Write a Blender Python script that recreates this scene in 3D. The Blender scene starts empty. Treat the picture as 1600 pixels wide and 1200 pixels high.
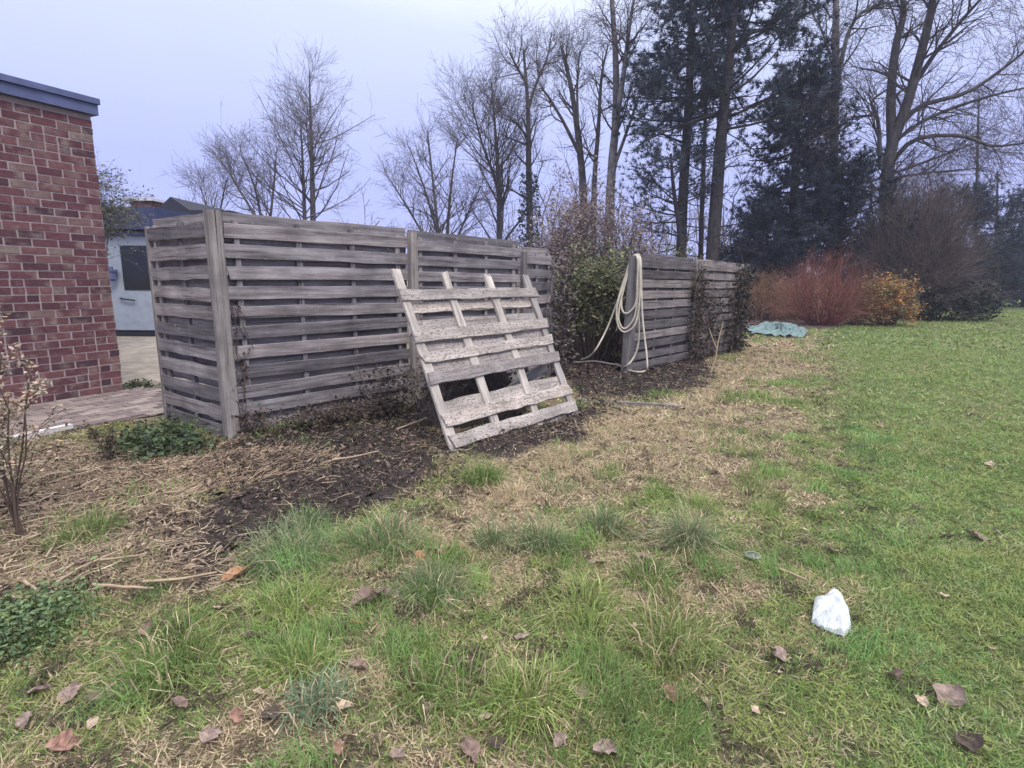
import bpy, math, random
import numpy as np
from mathutils import Matrix, Vector

random.seed(7)
RNG = np.random.default_rng(11)
sc = bpy.context.scene
col = sc.collection
rad = math.radians

# ------------------------------------------------------------------ camera
F_PX, EYE, HORIZON, ROLL = 880.0, 1.3, 435.0, 0.010        # in pixels of the 1600 x 1200 photograph
pitch = math.atan((600 - HORIZON) / F_PX)
fw = np.array([0, math.cos(pitch), -math.sin(pitch)])
up0 = np.array([0, math.sin(pitch), math.cos(pitch)])
rt0 = np.array([1.0, 0, 0])
rt = math.cos(ROLL) * rt0 + math.sin(ROLL) * up0
up = -math.sin(ROLL) * rt0 + math.cos(ROLL) * up0
cam_d = bpy.data.cameras.new('camera')
cam = bpy.data.objects.new('camera', cam_d)
col.objects.link(cam)
cam.matrix_world = Matrix(((rt[0], up[0], -fw[0], 0), (rt[1], up[1], -fw[1], 0), (rt[2], up[2], -fw[2], EYE), (0, 0, 0, 1)))
cam_d.sensor_width = 36
cam_d.lens = F_PX / 1600 * 36
cam_d.clip_start = 0.05
cam_d.clip_end = 2000
sc.camera = cam

# ------------------------------------------------------------------ world: overcast sky
SUN_EL, SUN_AZ = 52.0, 150.0          # azimuth measured clockwise from +Y
world = bpy.data.worlds.new('World')
sc.world = world
world.use_nodes = True
wt = world.node_tree
wt.nodes.clear()
w_out = wt.nodes.new('ShaderNodeOutputWorld')
w_mix = wt.nodes.new('ShaderNodeMixShader')
w_mix.inputs[0].default_value = 0.92
w_sky = wt.nodes.new('ShaderNodeTexSky')
w_sky.sky_type = 'NISHITA'
w_sky.sun_disc = False
w_sky.sun_elevation = rad(SUN_EL)
w_sky.sun_rotation = rad(SUN_AZ)
w_bg1 = wt.nodes.new('ShaderNodeBackground')
w_bg1.inputs[1].default_value = 0.1
w_bg2 = wt.nodes.new('ShaderNodeBackground')
w_bg2.inputs[1].default_value = 2.1
w_tc = wt.nodes.new('ShaderNodeTexCoord')
w_sep = wt.nodes.new('ShaderNodeSeparateXYZ')
w_ramp = wt.nodes.new('ShaderNodeValToRGB')
el = w_ramp.color_ramp.elements
el[0].position = 0.0
el[0].color = (0.172, 0.186, 0.36, 1)
el[1].position = 1.0
el[1].color = (1.0, 1.0, 1.0, 1)
for pos, c in ((0.16, (0.180, 0.199, 0.37)), (0.40, (0.262, 0.288, 0.415)), (0.62, (0.53, 0.55, 0.64))):
    e_ = w_ramp.color_ramp.elements.new(pos)
    e_.color = (*c, 1)
w_noise = wt.nodes.new('ShaderNodeTexNoise')
w_noise.inputs['Scale'].default_value = 1.6
w_noise.inputs['Detail'].default_value = 3
w_ma = wt.nodes.new('ShaderNodeMath')
w_ma.operation = 'MULTIPLY_ADD'
w_ma.inputs[1].default_value = 0.24
w_ma.inputs[2].default_value = -0.12
w_add = wt.nodes.new('ShaderNodeMath')
w_add.operation = 'ADD'
wl = wt.links.new
wl(w_tc.outputs['Generated'], w_sep.inputs[0])
wl(w_tc.outputs['Generated'], w_noise.inputs['Vector'])
wl(w_noise.outputs['Fac'], w_ma.inputs[0])
wl(w_sep.outputs['Z'], w_add.inputs[0])
wl(w_ma.outputs[0], w_add.inputs[1])
wl(w_add.outputs[0], w_ramp.inputs[0])
wl(w_ramp.outputs[0], w_bg2.inputs[0])
wl(w_sky.outputs[0], w_bg1.inputs[0])
wl(w_bg1.outputs[0], w_mix.inputs[1])
wl(w_bg2.outputs[0], w_mix.inputs[2])
wl(w_mix.outputs[0], w_out.inputs[0])

# ------------------------------------------------------------------ sun, exposure
sun_d = bpy.data.lights.new('sun', 'SUN')
sun_d.energy = 1.5
sun_d.angle = rad(25)
sun_d.color = (1.0, 0.92, 0.80)
sun = bpy.data.objects.new('sun', sun_d)
col.objects.link(sun)
to_sun = Vector((math.sin(rad(SUN_AZ)) * math.cos(rad(SUN_EL)), math.cos(rad(SUN_AZ)) * math.cos(rad(SUN_EL)), math.sin(rad(SUN_EL))))
sun.rotation_euler = to_sun.to_track_quat('Z', 'Y').to_euler()
sun.location = to_sun * 60
vs = sc.view_settings
vs.view_transform = 'Standard'
vs.look = 'None'
vs.exposure = 0.56
vs.gamma = 1.0
vs.use_curve_mapping = False
sc.cycles.max_bounces = 6
sc.cycles.volume_bounces = 1

# ------------------------------------------------------------------ helpers: pixels to places
def ray(u, v):
    return fw + rt * (u - 800) / F_PX - up * (v - 600) / F_PX

def G(u, v, z=0.0):                                  # the place on the ground seen at that pixel
    d = ray(u, v)
    return np.array([0, 0, EYE]) + d * ((z - EYE) / d[2])

def D(u, v, Y):                                      # the place seen at that pixel, Y metres ahead
    d = ray(u, v)
    return np.array([0, 0, EYE]) + d * (Y / d[1])

def lin(r, g, b):
    f = lambda c: (c / 255 / 12.92) if c <= 10 else ((c / 255 + 0.055) / 1.055) ** 2.4
    return np.array([f(r), f(g), f(b)])

def vn(x, y, s, seed=0):                             # smooth value noise, 0..1
    x = np.asarray(x, float) / s
    y = np.asarray(y, float) / s
    xi, yi = np.floor(x), np.floor(y)
    fx, fy = x - xi, y - yi
    fx, fy = fx * fx * (3 - 2 * fx), fy * fy * (3 - 2 * fy)
    def h(a, b):
        t = np.sin(a * 127.1 + b * 311.7 + seed * 74.7) * 43758.5453
        return t - np.floor(t)
    return (h(xi, yi) * (1 - fx) + h(xi + 1, yi) * fx) * (1 - fy) + (h(xi, yi + 1) * (1 - fx) + h(xi + 1, yi + 1) * fx) * fy

def sstep(a, b, x):
    t = np.clip((x - a) / (b - a), 0, 1)
    return t * t * (3 - 2 * t)

def sdist(poly, x, y):                               # signed distance to a polygon, inside negative
    n = len(poly)
    d2 = np.full(x.shape, 1e9)
    inside = np.zeros(x.shape, bool)
    for i in range(n):
        ax, ay = poly[i]
        bx, by = poly[(i + 1) % n]
        ex, ey = bx - ax, by - ay
        t = np.clip(((x - ax) * ex + (y - ay) * ey) / (ex * ex + ey * ey + 1e-12), 0, 1)
        d2 = np.minimum(d2, (x - ax - t * ex) ** 2 + (y - ay - t * ey) ** 2)
        c = ((ay > y) != (by > y)) & (x < (bx - ax) * (y - ay) / (by - ay + 1e-12) + ax)
        inside ^= c
    return np.where(inside, -1, 1) * np.sqrt(d2)

def gpoly(px):
    return [tuple(G(u, v)[:2]) for u, v in px]

# ------------------------------------------------------------------ helpers: objects
def link(o, parent=None):
    col.objects.link(o)
    if parent is not None:
        o.parent = parent
        o.matrix_parent_inverse = parent.matrix_basis.inverted()
    return o

def tag(o, label=None, cat=None, group=None, kind=None):
    if label: o['label'] = label
    if cat: o['category'] = cat
    if group: o['group'] = group
    if kind: o['kind'] = kind
    return o

def empty(name, loc, parent=None):
    o = bpy.data.objects.new(name, None)
    o.empty_display_size = 0.1
    o.matrix_basis = Matrix.Translation(Vector([float(c) for c in loc]))
    return link(o, parent)

def mesh_np(name, V, quads=None, tris=None, mat=None, smooth=False, vcol=None):
    me = bpy.data.meshes.new(name)
    V = np.asarray(V, np.float32).reshape(-1, 3)
    parts, starts, o = [], [], 0
    if quads is not None and len(quads):
        q = np.asarray(quads, np.int32).reshape(-1, 4)
        parts.append(q.ravel()); starts.append(np.arange(len(q)) * 4); o = len(q) * 4
    if tris is not None and len(tris):
        t = np.asarray(tris, np.int32).reshape(-1, 3)
        parts.append(t.ravel()); starts.append(o + np.arange(len(t)) * 3)
    lv = np.concatenate(parts).astype(np.int32)
    st = np.concatenate(starts).astype(np.int32)
    me.vertices.add(len(V)); me.vertices.foreach_set('co', V.ravel())
    me.loops.add(len(lv)); me.loops.foreach_set('vertex_index', lv)
    me.polygons.add(len(st)); me.polygons.foreach_set('loop_start', st)
    me.polygons.foreach_set('use_smooth', np.full(len(st), bool(smooth)))
    me.update(calc_edges=True)
    if vcol is not None:
        a = me.color_attributes.new('Col', 'FLOAT_COLOR', 'POINT')
        c = np.ones((len(V), 4), np.float32); c[:, :3] = vcol
        a.data.foreach_set('color', c.ravel())
    if mat is not None:
        me.materials.append(mat)
    return me

def obj(name, me, parent=None, mat4=None):
    o = bpy.data.objects.new(name, me)
    if mat4 is not None:
        o.matrix_basis = mat4
    return link(o, parent)

def frame_mat(o, x, y, z):
    return Matrix(((x[0], y[0], z[0], o[0]), (x[1], y[1], z[1], o[1]), (x[2], y[2], z[2], o[2]), (0, 0, 0, 1)))

class Geo:                                           # collects pieces of ONE mesh
    def __init__(s):
        s.V, s.Q, s.T, s.C, s.n = [], [], [], [], 0
    def add(s, V, Q=None, T=None, C=None):
        V = np.asarray(V, float).reshape(-1, 3)
        if Q is not None and len(Q): s.Q.append(np.asarray(Q).reshape(-1, 4) + s.n)
        if T is not None and len(T): s.T.append(np.asarray(T).reshape(-1, 3) + s.n)
        s.V.append(V)
        if C is not None: s.C.append(np.broadcast_to(np.asarray(C, float), V.shape))
        s.n += len(V)
        return s
    def box(s, lo, hi, C=None):
        x0, y0, z0 = lo; x1, y1, z1 = hi
        V = [(x0, y0, z0), (x1, y0, z0), (x1, y1, z0), (x0, y1, z0), (x0, y0, z1), (x1, y0, z1), (x1, y1, z1), (x0, y1, z1)]
        return s.add(V, [(0, 3, 2, 1), (4, 5, 6, 7), (0, 1, 5, 4), (1, 2, 6, 5), (2, 3, 7, 6), (3, 0, 4, 7)], None, C)
    def mesh(s, name, mat, smooth=False):
        return mesh_np(name, np.concatenate(s.V), np.concatenate(s.Q) if s.Q else None, np.concatenate(s.T) if s.T else None, mat, smooth,
                       np.concatenate(s.C) if s.C else None)
    def build(s, name, mat, parent=None, smooth=False, at=None):
        if at is None:
            return obj(name, s.mesh(name, mat, smooth), parent)
        at = np.asarray(at, float)
        s.V = [v - at for v in s.V]
        return obj(name, s.mesh(name, mat, smooth), parent, Matrix.Translation(Vector([float(c) for c in at])))

def nrm(a):
    return a / (np.linalg.norm(a, axis=-1, keepdims=True) + 1e-9)

def tubes(g, P, R, k=3, C=None):                     # P (M,n,3) polylines, R (M,n) radii, k sides
    P = np.asarray(P, float); R = np.asarray(R, float)
    if P.ndim == 2: P = P[None]; R = R[None]
    M, n, _ = P.shape
    T = nrm(np.gradient(P, axis=1))
    t0 = nrm(P[:, -1] - P[:, 0])
    ref = np.cross(t0, np.where(np.abs(t0[:, 2:3]) > 0.9, np.array([[1., 0, 0]]), np.array([[0, 0, 1.]])))
    ref = nrm(ref)[:, None, :]
    U = nrm(ref - (ref * T).sum(-1, keepdims=True) * T)
    W = np.cross(T, U)
    if k == 1:                                       # finest twigs: one narrow strip, turned any way
        ph = RNG.uniform(0, 2 * math.pi, (M, 1, 1))
        S = (np.cos(ph) * U + np.sin(ph) * W) * R[:, :, None]
        V = np.stack([P - S, P + S], 2)
        idx = np.arange(M * n * 2).reshape(M, n, 2)
        q = np.stack([idx[:, :-1, 0], idx[:, :-1, 1], idx[:, 1:, 1], idx[:, 1:, 0]], -1).reshape(-1, 4)
        cc = None
        if C is not None:
            C = np.asarray(C, float)
            cc = np.repeat(np.broadcast_to(C, (M, 3)) if C.ndim == 1 else C, n * 2, axis=0)
        g.add(V.reshape(-1, 3), q, None, cc)
        return
    a = np.arange(k) * 2 * math.pi / k
    V = P[:, :, None, :] + R[:, :, None, None] * (np.cos(a)[None, None, :, None] * U[:, :, None, :] + np.sin(a)[None, None, :, None] * W[:, :, None, :])
    idx = np.arange(M * n * k).reshape(M, n, k)
    j = np.roll(np.arange(k), -1)
    q = np.stack([idx[:, :-1, :], idx[:, :-1, :][:, :, j], idx[:, 1:, :][:, :, j], idx[:, 1:, :]], -1).reshape(-1, 4)
    cc = None
    if C is not None:
        C = np.asarray(C, float)
        cc = np.broadcast_to(C, (M, 3)) if C.ndim == 1 else C
        cc = np.repeat(cc, n * k, axis=0)
    g.add(V.reshape(-1, 3), q, None, cc)

def smooth_line(pts, n):                             # Catmull-Rom through the points
    pts = np.asarray(pts, float)
    p = np.vstack([2 * pts[0] - pts[1], pts, 2 * pts[-1] - pts[-2]])
    out = []
    for x in np.linspace(0, len(pts) - 1, n):
        i = min(int(x), len(pts) - 2); t = x - i
        a, b, c, d = p[i], p[i + 1], p[i + 2], p[i + 3]
        out.append(0.5 * (2 * b + (c - a) * t + (2 * a - 5 * b + 4 * c - d) * t * t + (3 * b - a - 3 * c + d) * t ** 3))
    return np.array(out)

def spawn(P, R, k, t0, t1, ang, L, n, wander=0.15, upw=0.05, rf=0.6, rmax=1, tip=0.4, rng=RNG):
    """k side branches on each polyline of P; L is a length or a function of t (M*k,)."""
    M, m, _ = P.shape
    idx = np.repeat(np.arange(M), k)
    N = len(idx)
    t = rng.uniform(t0, t1, N)
    x = t * (m - 1); i = np.minimum(x.astype(int), m - 2); f = (x - i)[:, None]
    p = P[idx, i] * (1 - f) + P[idx, i + 1] * f
    d0 = nrm(P[idx, i + 1] - P[idx, i])
    r = (R[idx, i] * (1 - f[:, 0]) + R[idx, i + 1] * f[:, 0]) * rf
    r = np.minimum(r, rmax)
    rnd = nrm(rng.normal(size=(N, 3)))
    perp = nrm(np.cross(d0, rnd))
    a = np.radians(ang) * rng.uniform(0.7, 1.25, N)[:, None]
    d = np.cos(a) * d0 + np.sin(a) * perp
    ln = (L(t) if callable(L) else L) * rng.uniform(0.6, 1.3, N)
    out = np.empty((N, n, 3)); out[:, 0] = p
    st = (ln / (n - 1))[:, None]
    for s in range(1, n):
        d = nrm(d + rng.normal(size=(N, 3)) * wander + np.array([0, 0, upw]))
        p = p + d * st
        out[:, s] = p
    rr = r[:, None] * np.linspace(1, tip, n)[None]
    return out, rr

def leaves(g, P, size, C, rng=RNG, aspect=0.5, flat=0.5, normal=None, fold=0.15):
    """P (N,3) centres: one folded leaf of two triangles each."""
    N = len(P)
    a = nrm(rng.normal(size=(N, 3)) * np.array([1, 1, 1 - flat]))
    b = nrm(np.cross(a, nrm(rng.normal(size=(N, 3)) * 0.6 + (np.array([0, 0, 1.]) if normal is None else normal))))
    c = np.cross(a, b)
    s = (np.asarray(size) * rng.uniform(0.6, 1.35, N))[:, None]
    V = np.stack([P - a * s, P - b * s * aspect + c * s * fold, P + a * s, P + b * s * aspect + c * s * fold], 1).reshape(-1, 3)
    k = np.arange(N)[:, None] * 4
    T = np.concatenate([k + np.array([[0, 1, 2]]), k + np.array([[0, 2, 3]])])
    g.add(V, None, T, np.repeat(np.broadcast_to(C, (N, 3)), 4, 0))

def needles(g, P, Dr, k, length, width, C, rng=RNG, spread=0.9):
    N = len(P)
    p = np.repeat(P, k, 0)
    d = nrm(np.repeat(nrm(Dr), k, 0) + rng.normal(size=(N * k, 3)) * spread)
    w = nrm(np.cross(d, rng.normal(size=(N * k, 3)))) * width
    ln = length * rng.uniform(0.6, 1.3, (N * k, 1))
    V = np.stack([p - w, p + w, p + d * ln], 1).reshape(-1, 3)
    T = np.arange(N * k * 3).reshape(-1, 3)
    cc = np.repeat(np.broadcast_to(C, (N, 3)), k, 0) * rng.uniform(0.7, 1.3, (N * k, 1))
    g.add(V, None, T, np.repeat(cc, 3, 0))

def cjit(base, N, amt=0.2, rng=RNG):
    return np.asarray(base)[None] * rng.uniform(1 - amt, 1 + amt, (N, 1)) * rng.uniform(1 - amt * .3, 1 + amt * .3, (N, 3))

# ------------------------------------------------------------------ materials
def newmat(name):
    m = bpy.data.materials.new(name)
    m.use_nodes = True
    nt = m.node_tree
    b = nt.nodes['Principled BSDF']
    b.inputs['Specular IOR Level'].default_value = 0.25
    b.inputs['Roughness'].default_value = 0.85
    return m, nt, b

def ramp(nt, stops):
    r = nt.nodes.new('ShaderNodeValToRGB')
    e = r.color_ramp.elements
    e[0].position, e[0].color = stops[0][0], (*stops[0][1], 1)
    e[1].position, e[1].color = stops[-1][0], (*stops[-1][1], 1)
    for p, c in stops[1:-1]:
        x = e.new(p); x.color = (*c, 1)
    return r

def noise(nt, vec, scale, detail=4, rough=0.6):
    n = nt.nodes.new('ShaderNodeTexNoise')
    n.inputs['Scale'].default_value = scale
    n.inputs['Detail'].default_value = detail
    n.inputs['Roughness'].default_value = rough
    if vec is not None: nt.links.new(vec, n.inputs['Vector'])
    return n

def bump(nt, b, h, strength, dist):
    n = nt.nodes.new('ShaderNodeBump')
    n.inputs['Strength'].default_value = strength
    n.inputs['Distance'].default_value = dist
    nt.links.new(h, n.inputs['Height'])
    nt.links.new(n.outputs[0], b.inputs['Normal'])
    return n

def mixc(nt, fac, a, b, mode='MIX'):
    m = nt.nodes.new('ShaderNodeMix')
    m.data_type = 'RGBA'; m.blend_type = mode
    for sock, v in ((m.inputs[0], fac), (m.inputs[6], a), (m.inputs[7], b)):
        if hasattr(v, 'links'): nt.links.new(v, sock)
        elif isinstance(v, (int, float)): sock.default_value = v
        else: sock.default_value = (*v, 1)
    return m.outputs[2]

def vec_obj(nt, scale=(1, 1, 1), rand=True):
    tc = nt.nodes.new('ShaderNodeTexCoord')
    mp = nt.nodes.new('ShaderNodeMapping')
    mp.inputs['Scale'].default_value = scale
    nt.links.new(tc.outputs['Object'], mp.inputs['Vector'])
    if rand:
        oi = nt.nodes.new('ShaderNodeObjectInfo')
        mu = nt.nodes.new('ShaderNodeMath'); mu.operation = 'MULTIPLY'; mu.inputs[1].default_value = 97.0
        nt.links.new(oi.outputs['Random'], mu.inputs[0])
        nt.links.new(mu.outputs[0], mp.inputs['Location'])
        return mp.outputs[0], oi.outputs['Random']
    return mp.outputs[0], None

def mat_attr(name, rough=0.8, var=0.25, scale=18.0, transl=0.0, spec=0.2):
    m, nt, b = newmat(name)
    a = nt.nodes.new('ShaderNodeAttribute'); a.attribute_name = 'Col'
    tc = nt.nodes.new('ShaderNodeTexCoord')
    n = noise(nt, tc.outputs['Object'], scale, 3)
    r = ramp(nt, [(0.3, (1 - var,) * 3), (0.7, (1 + var,) * 3)])
    nt.links.new(n.outputs['Fac'], r.inputs[0])
    c = mixc(nt, 1.0, a.outputs['Color'], r.outputs[0], 'MULTIPLY')
    nt.links.new(c, b.inputs['Base Color'])
    b.inputs['Roughness'].default_value = rough
    b.inputs['Specular IOR Level'].default_value = spec
    if transl:
        tr = nt.nodes.new('ShaderNodeBsdfTranslucent')
        nt.links.new(c, tr.inputs[0])
        mx = nt.nodes.new('ShaderNodeMixShader'); mx.inputs[0].default_value = transl
        out = nt.nodes['Material Output']
        nt.links.new(b.outputs[0], mx.inputs[1]); nt.links.new(tr.outputs[0], mx.inputs[2]); nt.links.new(mx.outputs[0], out.inputs[0])
    return m

def mat_bark(name, dark, light, zs=1.0, scale=9.0):
    m, nt, b = newmat(name)
    v, _ = vec_obj(nt, (1, 1, zs), False)
    n = noise(nt, v, scale, 5, 0.7)
    r = ramp(nt, [(0.32, dark), (0.68, light)])
    nt.links.new(n.outputs['Fac'], r.inputs[0])
    nt.links.new(r.outputs[0], b.inputs['Base Color'])
    bump(nt, b, n.outputs['Fac'], 0.5, 0.02)
    return m

def mat_wood(name, dark, mid, light, lichen=None, lich_amt=0.55, flake=False, low=None):
    m, nt, b = newmat(name)
    v, rnd = vec_obj(nt, (1.6, 26, 26))
    n1 = noise(nt, v, 1.0, 6, 0.65)
    r = ramp(nt, [(0.28, dark), (0.5, mid), (0.74, light)])
    nt.links.new(n1.outputs['Fac'], r.inputs[0])
    v2, _ = vec_obj(nt, (1, 1, 1))
    n2 = noise(nt, v2, 4.0, 4)
    r2 = ramp(nt, [(0.3, (0.72,) * 3), (0.7, (1.22,) * 3)])
    nt.links.new(n2.outputs['Fac'], r2.inputs[0])
    c = mixc(nt, 1.0, r.outputs[0], r2.outputs[0], 'MULTIPLY')
    rb = ramp(nt, [(0.0, (0.62, 0.62, 0.65)), (0.5, (1.0, 0.99, 0.98)), (1.0, (1.32, 1.27, 1.20))])
    nt.links.new(rnd, rb.inputs[0])
    c = mixc(nt, 1.0, c, rb.outputs[0], 'MULTIPLY')
    # long dark cracks along the grain
    v4, _ = vec_obj(nt, (0.9, 60, 60))
    n4 = noise(nt, v4, 1.0, 2, 0.5)
    r4 = ramp(nt, [(0.27, (1, 1, 1)), (0.34, (0, 0, 0))])
    nt.links.new(n4.outputs['Fac'], r4.inputs[0])
    c = mixc(nt, r4.outputs[0], c, tuple(x * 0.35 for x in dark))
    h = n1.outputs['Fac']
    if lichen is not None:
        v3, _ = vec_obj(nt, (1, 1, 1) if not flake else (30, 85, 85))
        n3 = noise(nt, v3, 30.0 if not flake else 1.0, 5, 0.75)
        r3 = ramp(nt, [(lich_amt, (0, 0, 0)), (lich_amt + 0.07, (1, 1, 1))])
        nt.links.new(n3.outputs['Fac'], r3.inputs[0])
        c = mixc(nt, r3.outputs[0], c, lichen)
        if flake: h = n3.outputs['Fac']
    nt.links.new(c, b.inputs['Base Color'])
    b.inputs['Roughness'].default_value = 0.9
    bump(nt, b, h, 0.8, 0.006)
    return m

M = {}
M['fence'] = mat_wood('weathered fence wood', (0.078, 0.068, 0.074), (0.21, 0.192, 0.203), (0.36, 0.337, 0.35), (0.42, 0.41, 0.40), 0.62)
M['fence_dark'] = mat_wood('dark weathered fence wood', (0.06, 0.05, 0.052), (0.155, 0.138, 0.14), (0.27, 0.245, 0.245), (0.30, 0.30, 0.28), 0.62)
M['post'] = mat_wood('weathered post wood', (0.12, 0.105, 0.10), (0.24, 0.22, 0.215), (0.36, 0.34, 0.33), (0.30, 0.32, 0.24), 0.62)
M['pallet'] = mat_wood('flaking pallet wood', (0.23, 0.205, 0.19), (0.37, 0.335, 0.315), (0.50, 0.46, 0.435), (0.165, 0.14, 0.13), 0.515, True)
M['batten'] = mat_wood('pallet batten wood', (0.20, 0.18, 0.17), (0.36, 0.335, 0.32), (0.52, 0.49, 0.46), (0.16, 0.14, 0.14), 0.60, True)
M['blade'] = mat_attr('grass blade', 0.6, 0.12, 6, 0.3)
M['leaf'] = mat_attr('leaf', 0.6, 0.15, 10, 0.15, 0.3)
M['twig'] = mat_attr('twig', 0.85, 0.2, 10)
M['needle'] = mat_attr('needle', 0.7, 0.25, 1.5, 0.1)
M['litter'] = mat_attr('litter', 0.9, 0.3, 30)
M['deadleaf'] = mat_attr('dead leaf', 0.85, 0.45, 45, 0.1)
M['bark'] = mat_bark('grey bark', (0.036, 0.033, 0.038), (0.105, 0.096, 0.10), 0.3)
M['birch'] = mat_bark('pale birch bark', (0.07, 0.064, 0.07), (0.25, 0.235, 0.24), 1.6, 3.0)
M['pinebark'] = mat_bark('pine bark', (0.026, 0.024, 0.028), (0.075, 0.062, 0.063), 0.4)

def mat_plain(name, c, rough=0.6, var=0.12, scale=6.0, spec=0.3, metal=0.0):
    m, nt, b = newmat(name)
    v, _ = vec_obj(nt)
    n = noise(nt, v, scale, 5, 0.65)
    r = ramp(nt, [(0.25, tuple(x * (1 - var) for x in c)), (0.75, tuple(min(1, x * (1 + var)) for x in c))])
    nt.links.new(n.outputs['Fac'], r.inputs[0])
    nt.links.new(r.outputs[0], b.inputs['Base Color'])
    b.inputs['Roughness'].default_value = rough
    b.inputs['Specular IOR Level'].default_value = spec
    b.inputs['Metallic'].default_value = metal
    bump(nt, b, n.outputs['Fac'], 0.15, 0.004)
    return m

M['fascia'] = mat_plain('blue grey fascia', (0.10, 0.12, 0.235), 0.5, 0.25)
M['navy'] = mat_plain('dark navy paint', (0.042, 0.052, 0.12), 0.55, 0.25)
M['mortar'] = mat_plain('mortar', (0.34, 0.275, 0.28), 0.95, 0.25, 30)
M['white'] = mat_plain('white paint', (0.29, 0.33, 0.40), 0.6, 0.15)
M['black'] = mat_plain('black plinth', (0.02, 0.022, 0.03), 0.6)
M['tile'] = mat_plain('dark roof tile', (0.032, 0.033, 0.048), 0.8, 0.25, 12)
M['hose'] = mat_plain('cream hose', (0.50, 0.455, 0.375), 0.55, 0.3, 9)
M['bag'] = mat_plain('white plastic bag', (0.60, 0.63, 0.66), 0.4, 0.22, 25, 0.4)
M['net'] = mat_plain('teal netting', (0.15, 0.215, 0.215), 0.85, 0.5, 9)
M['kerb'] = mat_plain('pale concrete kerb', (0.60, 0.58, 0.58), 0.9, 0.2, 14)
M['stick'] = mat_plain('dry stick', (0.36, 0.27, 0.19), 0.9, 0.3, 14)
M['darkgap'] = mat_plain('dark interior', (0.03, 0.03, 0.035), 0.9)

def mat_glass():
    m, nt, b = newmat('dark window glass')
    b.inputs['Base Color'].default_value = (0.012, 0.014, 0.02, 1)
    b.inputs['Roughness'].default_value = 0.08
    b.inputs['Specular IOR Level'].default_value = 0.4
    return m
M['glass'] = mat_glass()

def mat_brick():
    m, nt, b = newmat('red brick')
    v, rnd = vec_obj(nt)
    r = ramp(nt, [(0.0, (0.062, 0.033, 0.042)), (0.25, (0.105, 0.044, 0.053)), (0.6, (0.135, 0.056, 0.064)), (0.88, (0.165, 0.078, 0.08)), (0.97, (0.175, 0.115, 0.108)), (1.0, (0.215, 0.165, 0.145))])
    r.color_ramp.interpolation = 'LINEAR'
    nt.links.new(rnd, r.inputs[0])
    n = noise(nt, v, 22.0, 6, 0.7)
    r2 = ramp(nt, [(0.25, (0.62,) * 3), (0.75, (1.3,) * 3)])
    nt.links.new(n.outputs['Fac'], r2.inputs[0])
    c = mixc(nt, 1.0, r.outputs[0], r2.outputs[0], 'MULTIPLY')
    n2 = noise(nt, v, 7.0, 4, 0.6)
    r3 = ramp(nt, [(0.52, (0, 0, 0)), (0.72, (0.7, 0.7, 0.7))])
    nt.links.new(n2.outputs['Fac'], r3.inputs[0])
    c = mixc(nt, r3.outputs[0], c, (0.27, 0.22, 0.19))
    nt.links.new(c, b.inputs['Base Color'])
    b.inputs['Roughness'].default_value = 0.92
    bump(nt, b, n.outputs['Fac'], 0.6, 0.004)
    return m
M['brick'] = mat_brick()

def mat_paver():
    m, nt, b = newmat('worn clay paver')
    v, rnd = vec_obj(nt)
    r = ramp(nt, [(0.0, (0.16, 0.125, 0.125)), (0.5, (0.24, 0.19, 0.18)), (1.0, (0.31, 0.26, 0.235))])
    nt.links.new(rnd, r.inputs[0])
    n = noise(nt, v, 16.0, 5, 0.7)
    r2 = ramp(nt, [(0.25, (0.6,) * 3), (0.75, (1.3,) * 3)])
    nt.links.new(n.outputs['Fac'], r2.inputs[0])
    c = mixc(nt, 1.0, r.outputs[0], r2.outputs[0], 'MULTIPLY')
    nt.links.new(c, b.inputs['Base Color'])
    bump(nt, b, n.outputs['Fac'], 0.5, 0.004)
    return m
M['paver'] = mat_paver()

# ------------------------------------------------------------------ ground zones (what grows or lies where)
E_F = np.array([0.652, 0.758, 0.0])           # along the fences, away from the camera
E_F /= np.linalg.norm(E_F)
N_F = np.array([-E_F[1], E_F[0], 0.0])        # through the fences, away from the lawn
Z = np.array([0, 0, 1.0])
CORNER = np.array([-2.23, 4.35, 0.0])
POST2 = CORNER + E_F * 1.83
POST3 = POST2 + E_F * 1.73
FAR_A = np.array([1.54, 7.49, 0.0])
FAR_B = FAR_A + E_F * 4.05

Z_SOIL = gpoly([(372, 688), (640, 636), (700, 690), (905, 640), (900, 560), (1090, 556), (1110, 600), (960, 640), (890, 690), (745, 715), (700, 770), (560, 800), (450, 830), (340, 880), (225, 810), (330, 770), (305, 705)])
Z_STRAW = gpoly([(-120, 760), (120, 690), (260, 700), (340, 760), (330, 860), (390, 905), (250, 930), (-120, 990)])
Z_REDLEAF = gpoly([(-150, 730), (0, 705), (150, 690), (260, 720), (230, 790), (100, 800), (-150, 850)])
Z_TAN = gpoly([(720, 740), (905, 650), (1080, 600), (1150, 545), (1230, 532), (1270, 548), (1210, 600), (1130, 660), (1060, 700), (960, 720), (860, 770), (740, 860), (640, 850), (690, 790)])
Z_BAY = [tuple((POST3 + E_F * 0.2)[:2]), tuple(FAR_A[:2]), tuple(FAR_B[:2]), tuple((FAR_B + N_F * 2.5)[:2]), tuple((POST3 + E_F * 3.5)[:2])]
Z_BED = gpoly([(1160, 520), (1290, 515), (1420, 496), (1520, 486), (1500, 474), (1100, 474)])
Z_PATH = gpoly([(-400, 700), (-180, 655), (195, 606), (250, 600), (262, 645), (110, 671), (0, 691), (-400, 770)])
Z_YARD = [(-9.6, 12.0), (-5.6, 12.0), (-3.3, 5.5), tuple(G(250, 640)[:2]), tuple(G(190, 618)[:2]), (-4.45, 6.3), (-9.6, 8.0)]

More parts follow.
